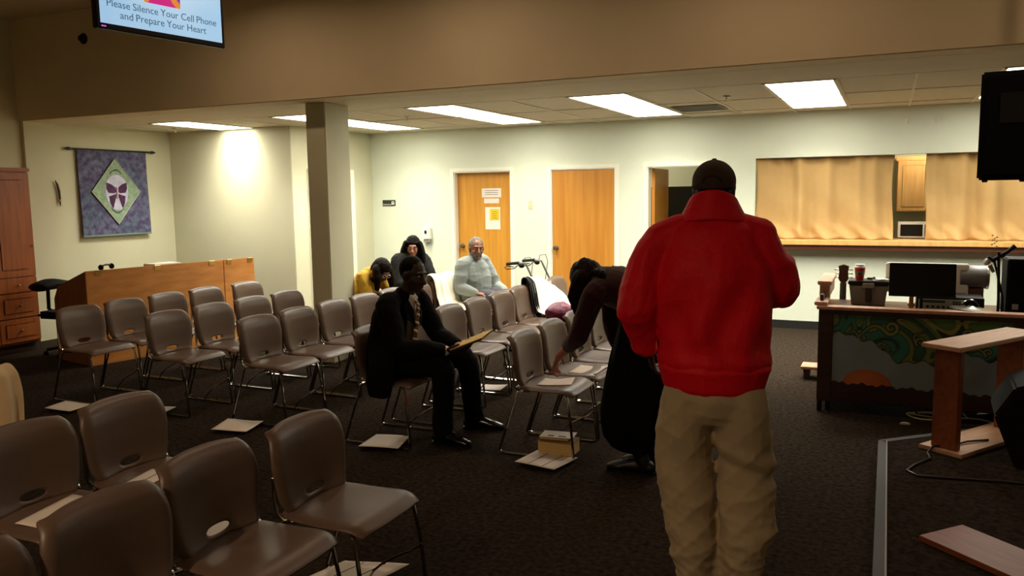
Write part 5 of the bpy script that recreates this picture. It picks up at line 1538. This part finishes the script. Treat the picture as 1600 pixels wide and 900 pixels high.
# ---------------------------------------------------------------- woman with long black hair, black jacket
p = person('woman with long black hair, glasses and black jacket seated by the wall', (-5.16, 8.24, 0), math.radians(-25))
J = dict(pelvis=V3(-.06, 0, .53), waist=V3(-.05, 0, .68), chest=V3(-.01, .0, .87), neck=V3(.02, .0, 1.0), head=V3(.06, 0, 1.10), look=(.80, -.60, -.22), hup=(.1, 0, 1),
         shL=V3(0, .17, .94), shR=V3(0, -.17, .94), elL=V3(.12, .23, .68), elR=V3(.12, -.23, .68), wrL=V3(.32, .10, .62), wrR=V3(.32, -.1, .62),
         hipL=V3(0, .1, .53), hipR=V3(0, -.1, .53), knL=V3(.42, .11, .54), knR=V3(.42, -.11, .54), anL=V3(.44, .11, .09), anR=V3(.44, -.11, .09), toeL=V3(.59, .12, .03), toeR=V3(.59, -.12, .03))
J['handL'] = ((1, -.3, -.1), (0, 0, -1), (0, -1, 0), .4); J['handR'] = ((1, .3, -.1), (0, 0, -1), (0, 1, 0), .4)
b_, P = base_body(p, J, SKIN_L, .006, .96)
eyes(p, P, J['look'], .96)
BJ = mat('black_jacket', (20, 21, 19), .8, spec=.2, vary=.1, scale=10, bump=.15, bscale=200)
mb = MB()
mb.limb([V3(-.05, 0, .48), V3(-.04, 0, .62), V3(-.02, 0, .80), V3(.0, 0, .91), V3(.02, 0, .99)], [(.21, .15), (.22, .155), (.21, .15), (.18, .12), (.10, .09)], ref=(1, 0, .1), n=22)
for s, sg in (('L', 1), ('R', -1)):
    e, w_ = J['el' + s], J['wr' + s]
    mb.limb([V3(0, sg * .08, .96), J['sh' + s], J['sh' + s].lerp(e, .5), e, e.lerp(w_, .5), e.lerp(w_, .95)], [.075, .09, .086, .078, .066, .052], ref=(0.2, 1, 0))
ob('jacket', fuse(mb, 'jacket', .008, 2, .4, wrinkles(61, .008, 22)), BJ, p)
mb = MB()
for s, sg in (('L', 1), ('R', -1)):
    mb.limb([V3(-.06, sg * .09, .53), J['kn' + s], J['an' + s]], [.10, .08, .06], ref=(.1, 1, 0))
ob('trousers', fuse(mb, 'trousers', .01, 2), mat('trouser_black', (24, 24, 26), .9), p)
shoes(p, J, MATS['shoe_black'])
F = frame(J['look'], J['hup']); hc = J['head']; HP = lambda x, y, z: hc + F @ V3(x, y, z)
mb = MB().ell(HP(-.022, 0, .036), (.101, .089, .102), F.to_4x4())
for sg in (-1, 1):
    mb.limb([HP(.03, sg * .07, .06), HP(.02, sg * .092, .0), HP(.015, sg * .105, -.08), HP(.02, sg * .12, -.17)], [.024, .028, .036, .026])
    mb.limb([HP(-.04, sg * .07, .02), HP(-.04, sg * .10, -.08), HP(-.02, sg * .12, -.17)], [.05, .05, .035])
mb.limb([HP(-.09, 0, .0), HP(-.1, 0, -.1), HP(-.09, 0, -.2)], [(.09, .05), (.10, .05), (.08, .035)], ref=F @ V3(1, 0, 0))
mb.limb([HP(.052, -.05, .060), HP(.068, 0, .068), HP(.052, .05, .060)], [.012, .013, .012])
ob('hair', fuse(mb, 'hair', .007, 2, .4, wrinkles(65, .003, 60)), HAIRB, p)
glasses(p, HP, mat('glasses_red', (90, 26, 26), .3))
# ---------------------------------------------------------------- woman in yellow, bowed forward
p = person('woman in yellow cardigan with long dark hair bowed forward beside the pillar', (-5.16, 7.30, 0), math.radians(-8))
J = dict(pelvis=V3(-.06, 0, .53), waist=V3(-.02, 0, .67), chest=V3(.07, .0, .80), neck=V3(.16, .0, .87), head=V3(.25, -.0, .905), look=(.80, -.15, -.55), hup=(.6, 0, .8),
         shL=V3(.11, .155, .83), shR=V3(.11, -.155, .83), elL=V3(.22, .20, .58), elR=V3(.24, -.18, .58), wrL=V3(.40, .06, .60), wrR=V3(.40, -.05, .60),
         hipL=V3(0, .09, .53), hipR=V3(0, -.09, .53), knL=V3(.40, .10, .54), knR=V3(.40, -.10, .54), anL=V3(.42, .1, .09), anR=V3(.42, -.1, .09), toeL=V3(.57, .11, .03), toeR=V3(.57, -.11, .03))
J['handL'] = ((.8, -.2, .1), (0, -1, 0), (0, 0, 1), .5); J['handR'] = ((.8, .2, .1), (0, 1, 0), (0, 0, 1), .5)
b_, P = base_body(p, J, SKIN_M, .0065, .95)
eyes(p, P, J['look'], .95)
YEL = mat('yellow_knit', (222, 176, 52), .9, vary=.08, scale=10, bump=.25, bscale=220, sheen=.2)
mb = MB()
mb.limb([V3(-.06, 0, .47), V3(-.04, 0, .62), V3(.03, 0, .76), V3(.10, 0, .85), V3(.15, 0, .88)], [(.19, .13), (.19, .14), (.18, .13), (.155, .11), (.085, .075)], ref=(1, 0, .3), n=22)
for s, sg in (('L', 1), ('R', -1)):
    e, w_ = J['el' + s], J['wr' + s]
    mb.limb([V3(.09, sg * .08, .85), J['sh' + s], J['sh' + s].lerp(e, .5), e, e.lerp(w_, .5), e.lerp(w_, .9)], [.07, .075, .068, .06, .05, .042], ref=(0.2, 1, 0))
ob('cardigan', fuse(mb, 'cardigan', .008, 2, .4, wrinkles(71, .007, 22)), YEL, p)
mb = MB()
for s, sg in (('L', 1), ('R', -1)):
    mb.limb([V3(-.06, sg * .09, .53), J['kn' + s], J['an' + s]], [.10, .08, .06], ref=(.1, 1, 0))
ob('trousers', fuse(mb, 'trousers', .01, 2), MATS['trouser_black'], p)
shoes(p, J, MATS['shoe_black'])
F = frame(J['look'], J['hup']); hc = J['head']; HP = lambda x, y, z: hc + F @ V3(x, y, z)
mb = MB().ell(HP(-.025, 0, .035), (.108, .094, .102), F.to_4x4())
for sg in (-1, 1):
    a_ = HP(.0, sg * .085, .02)
    mb.limb([a_, a_ + V3(.02, sg * .015, -.09), a_ + V3(.02, sg * .02, -.2)], [.05, .045, .028])
a_ = HP(-.09, 0, .02)
mb.limb([a_, a_ + V3(-.04, 0, -.08), a_ + V3(-.02, -.03, -.18)], [(.08, .05), (.09, .045), (.06, .03)], ref=(1, 0, 0))
ob('hair', fuse(mb, 'hair', .007, 2, .4, wrinkles(75, .004, 50)), HAIRN, p)
glasses(p, HP, mat('glasses_silver', (200, 190, 180), .3, .8))
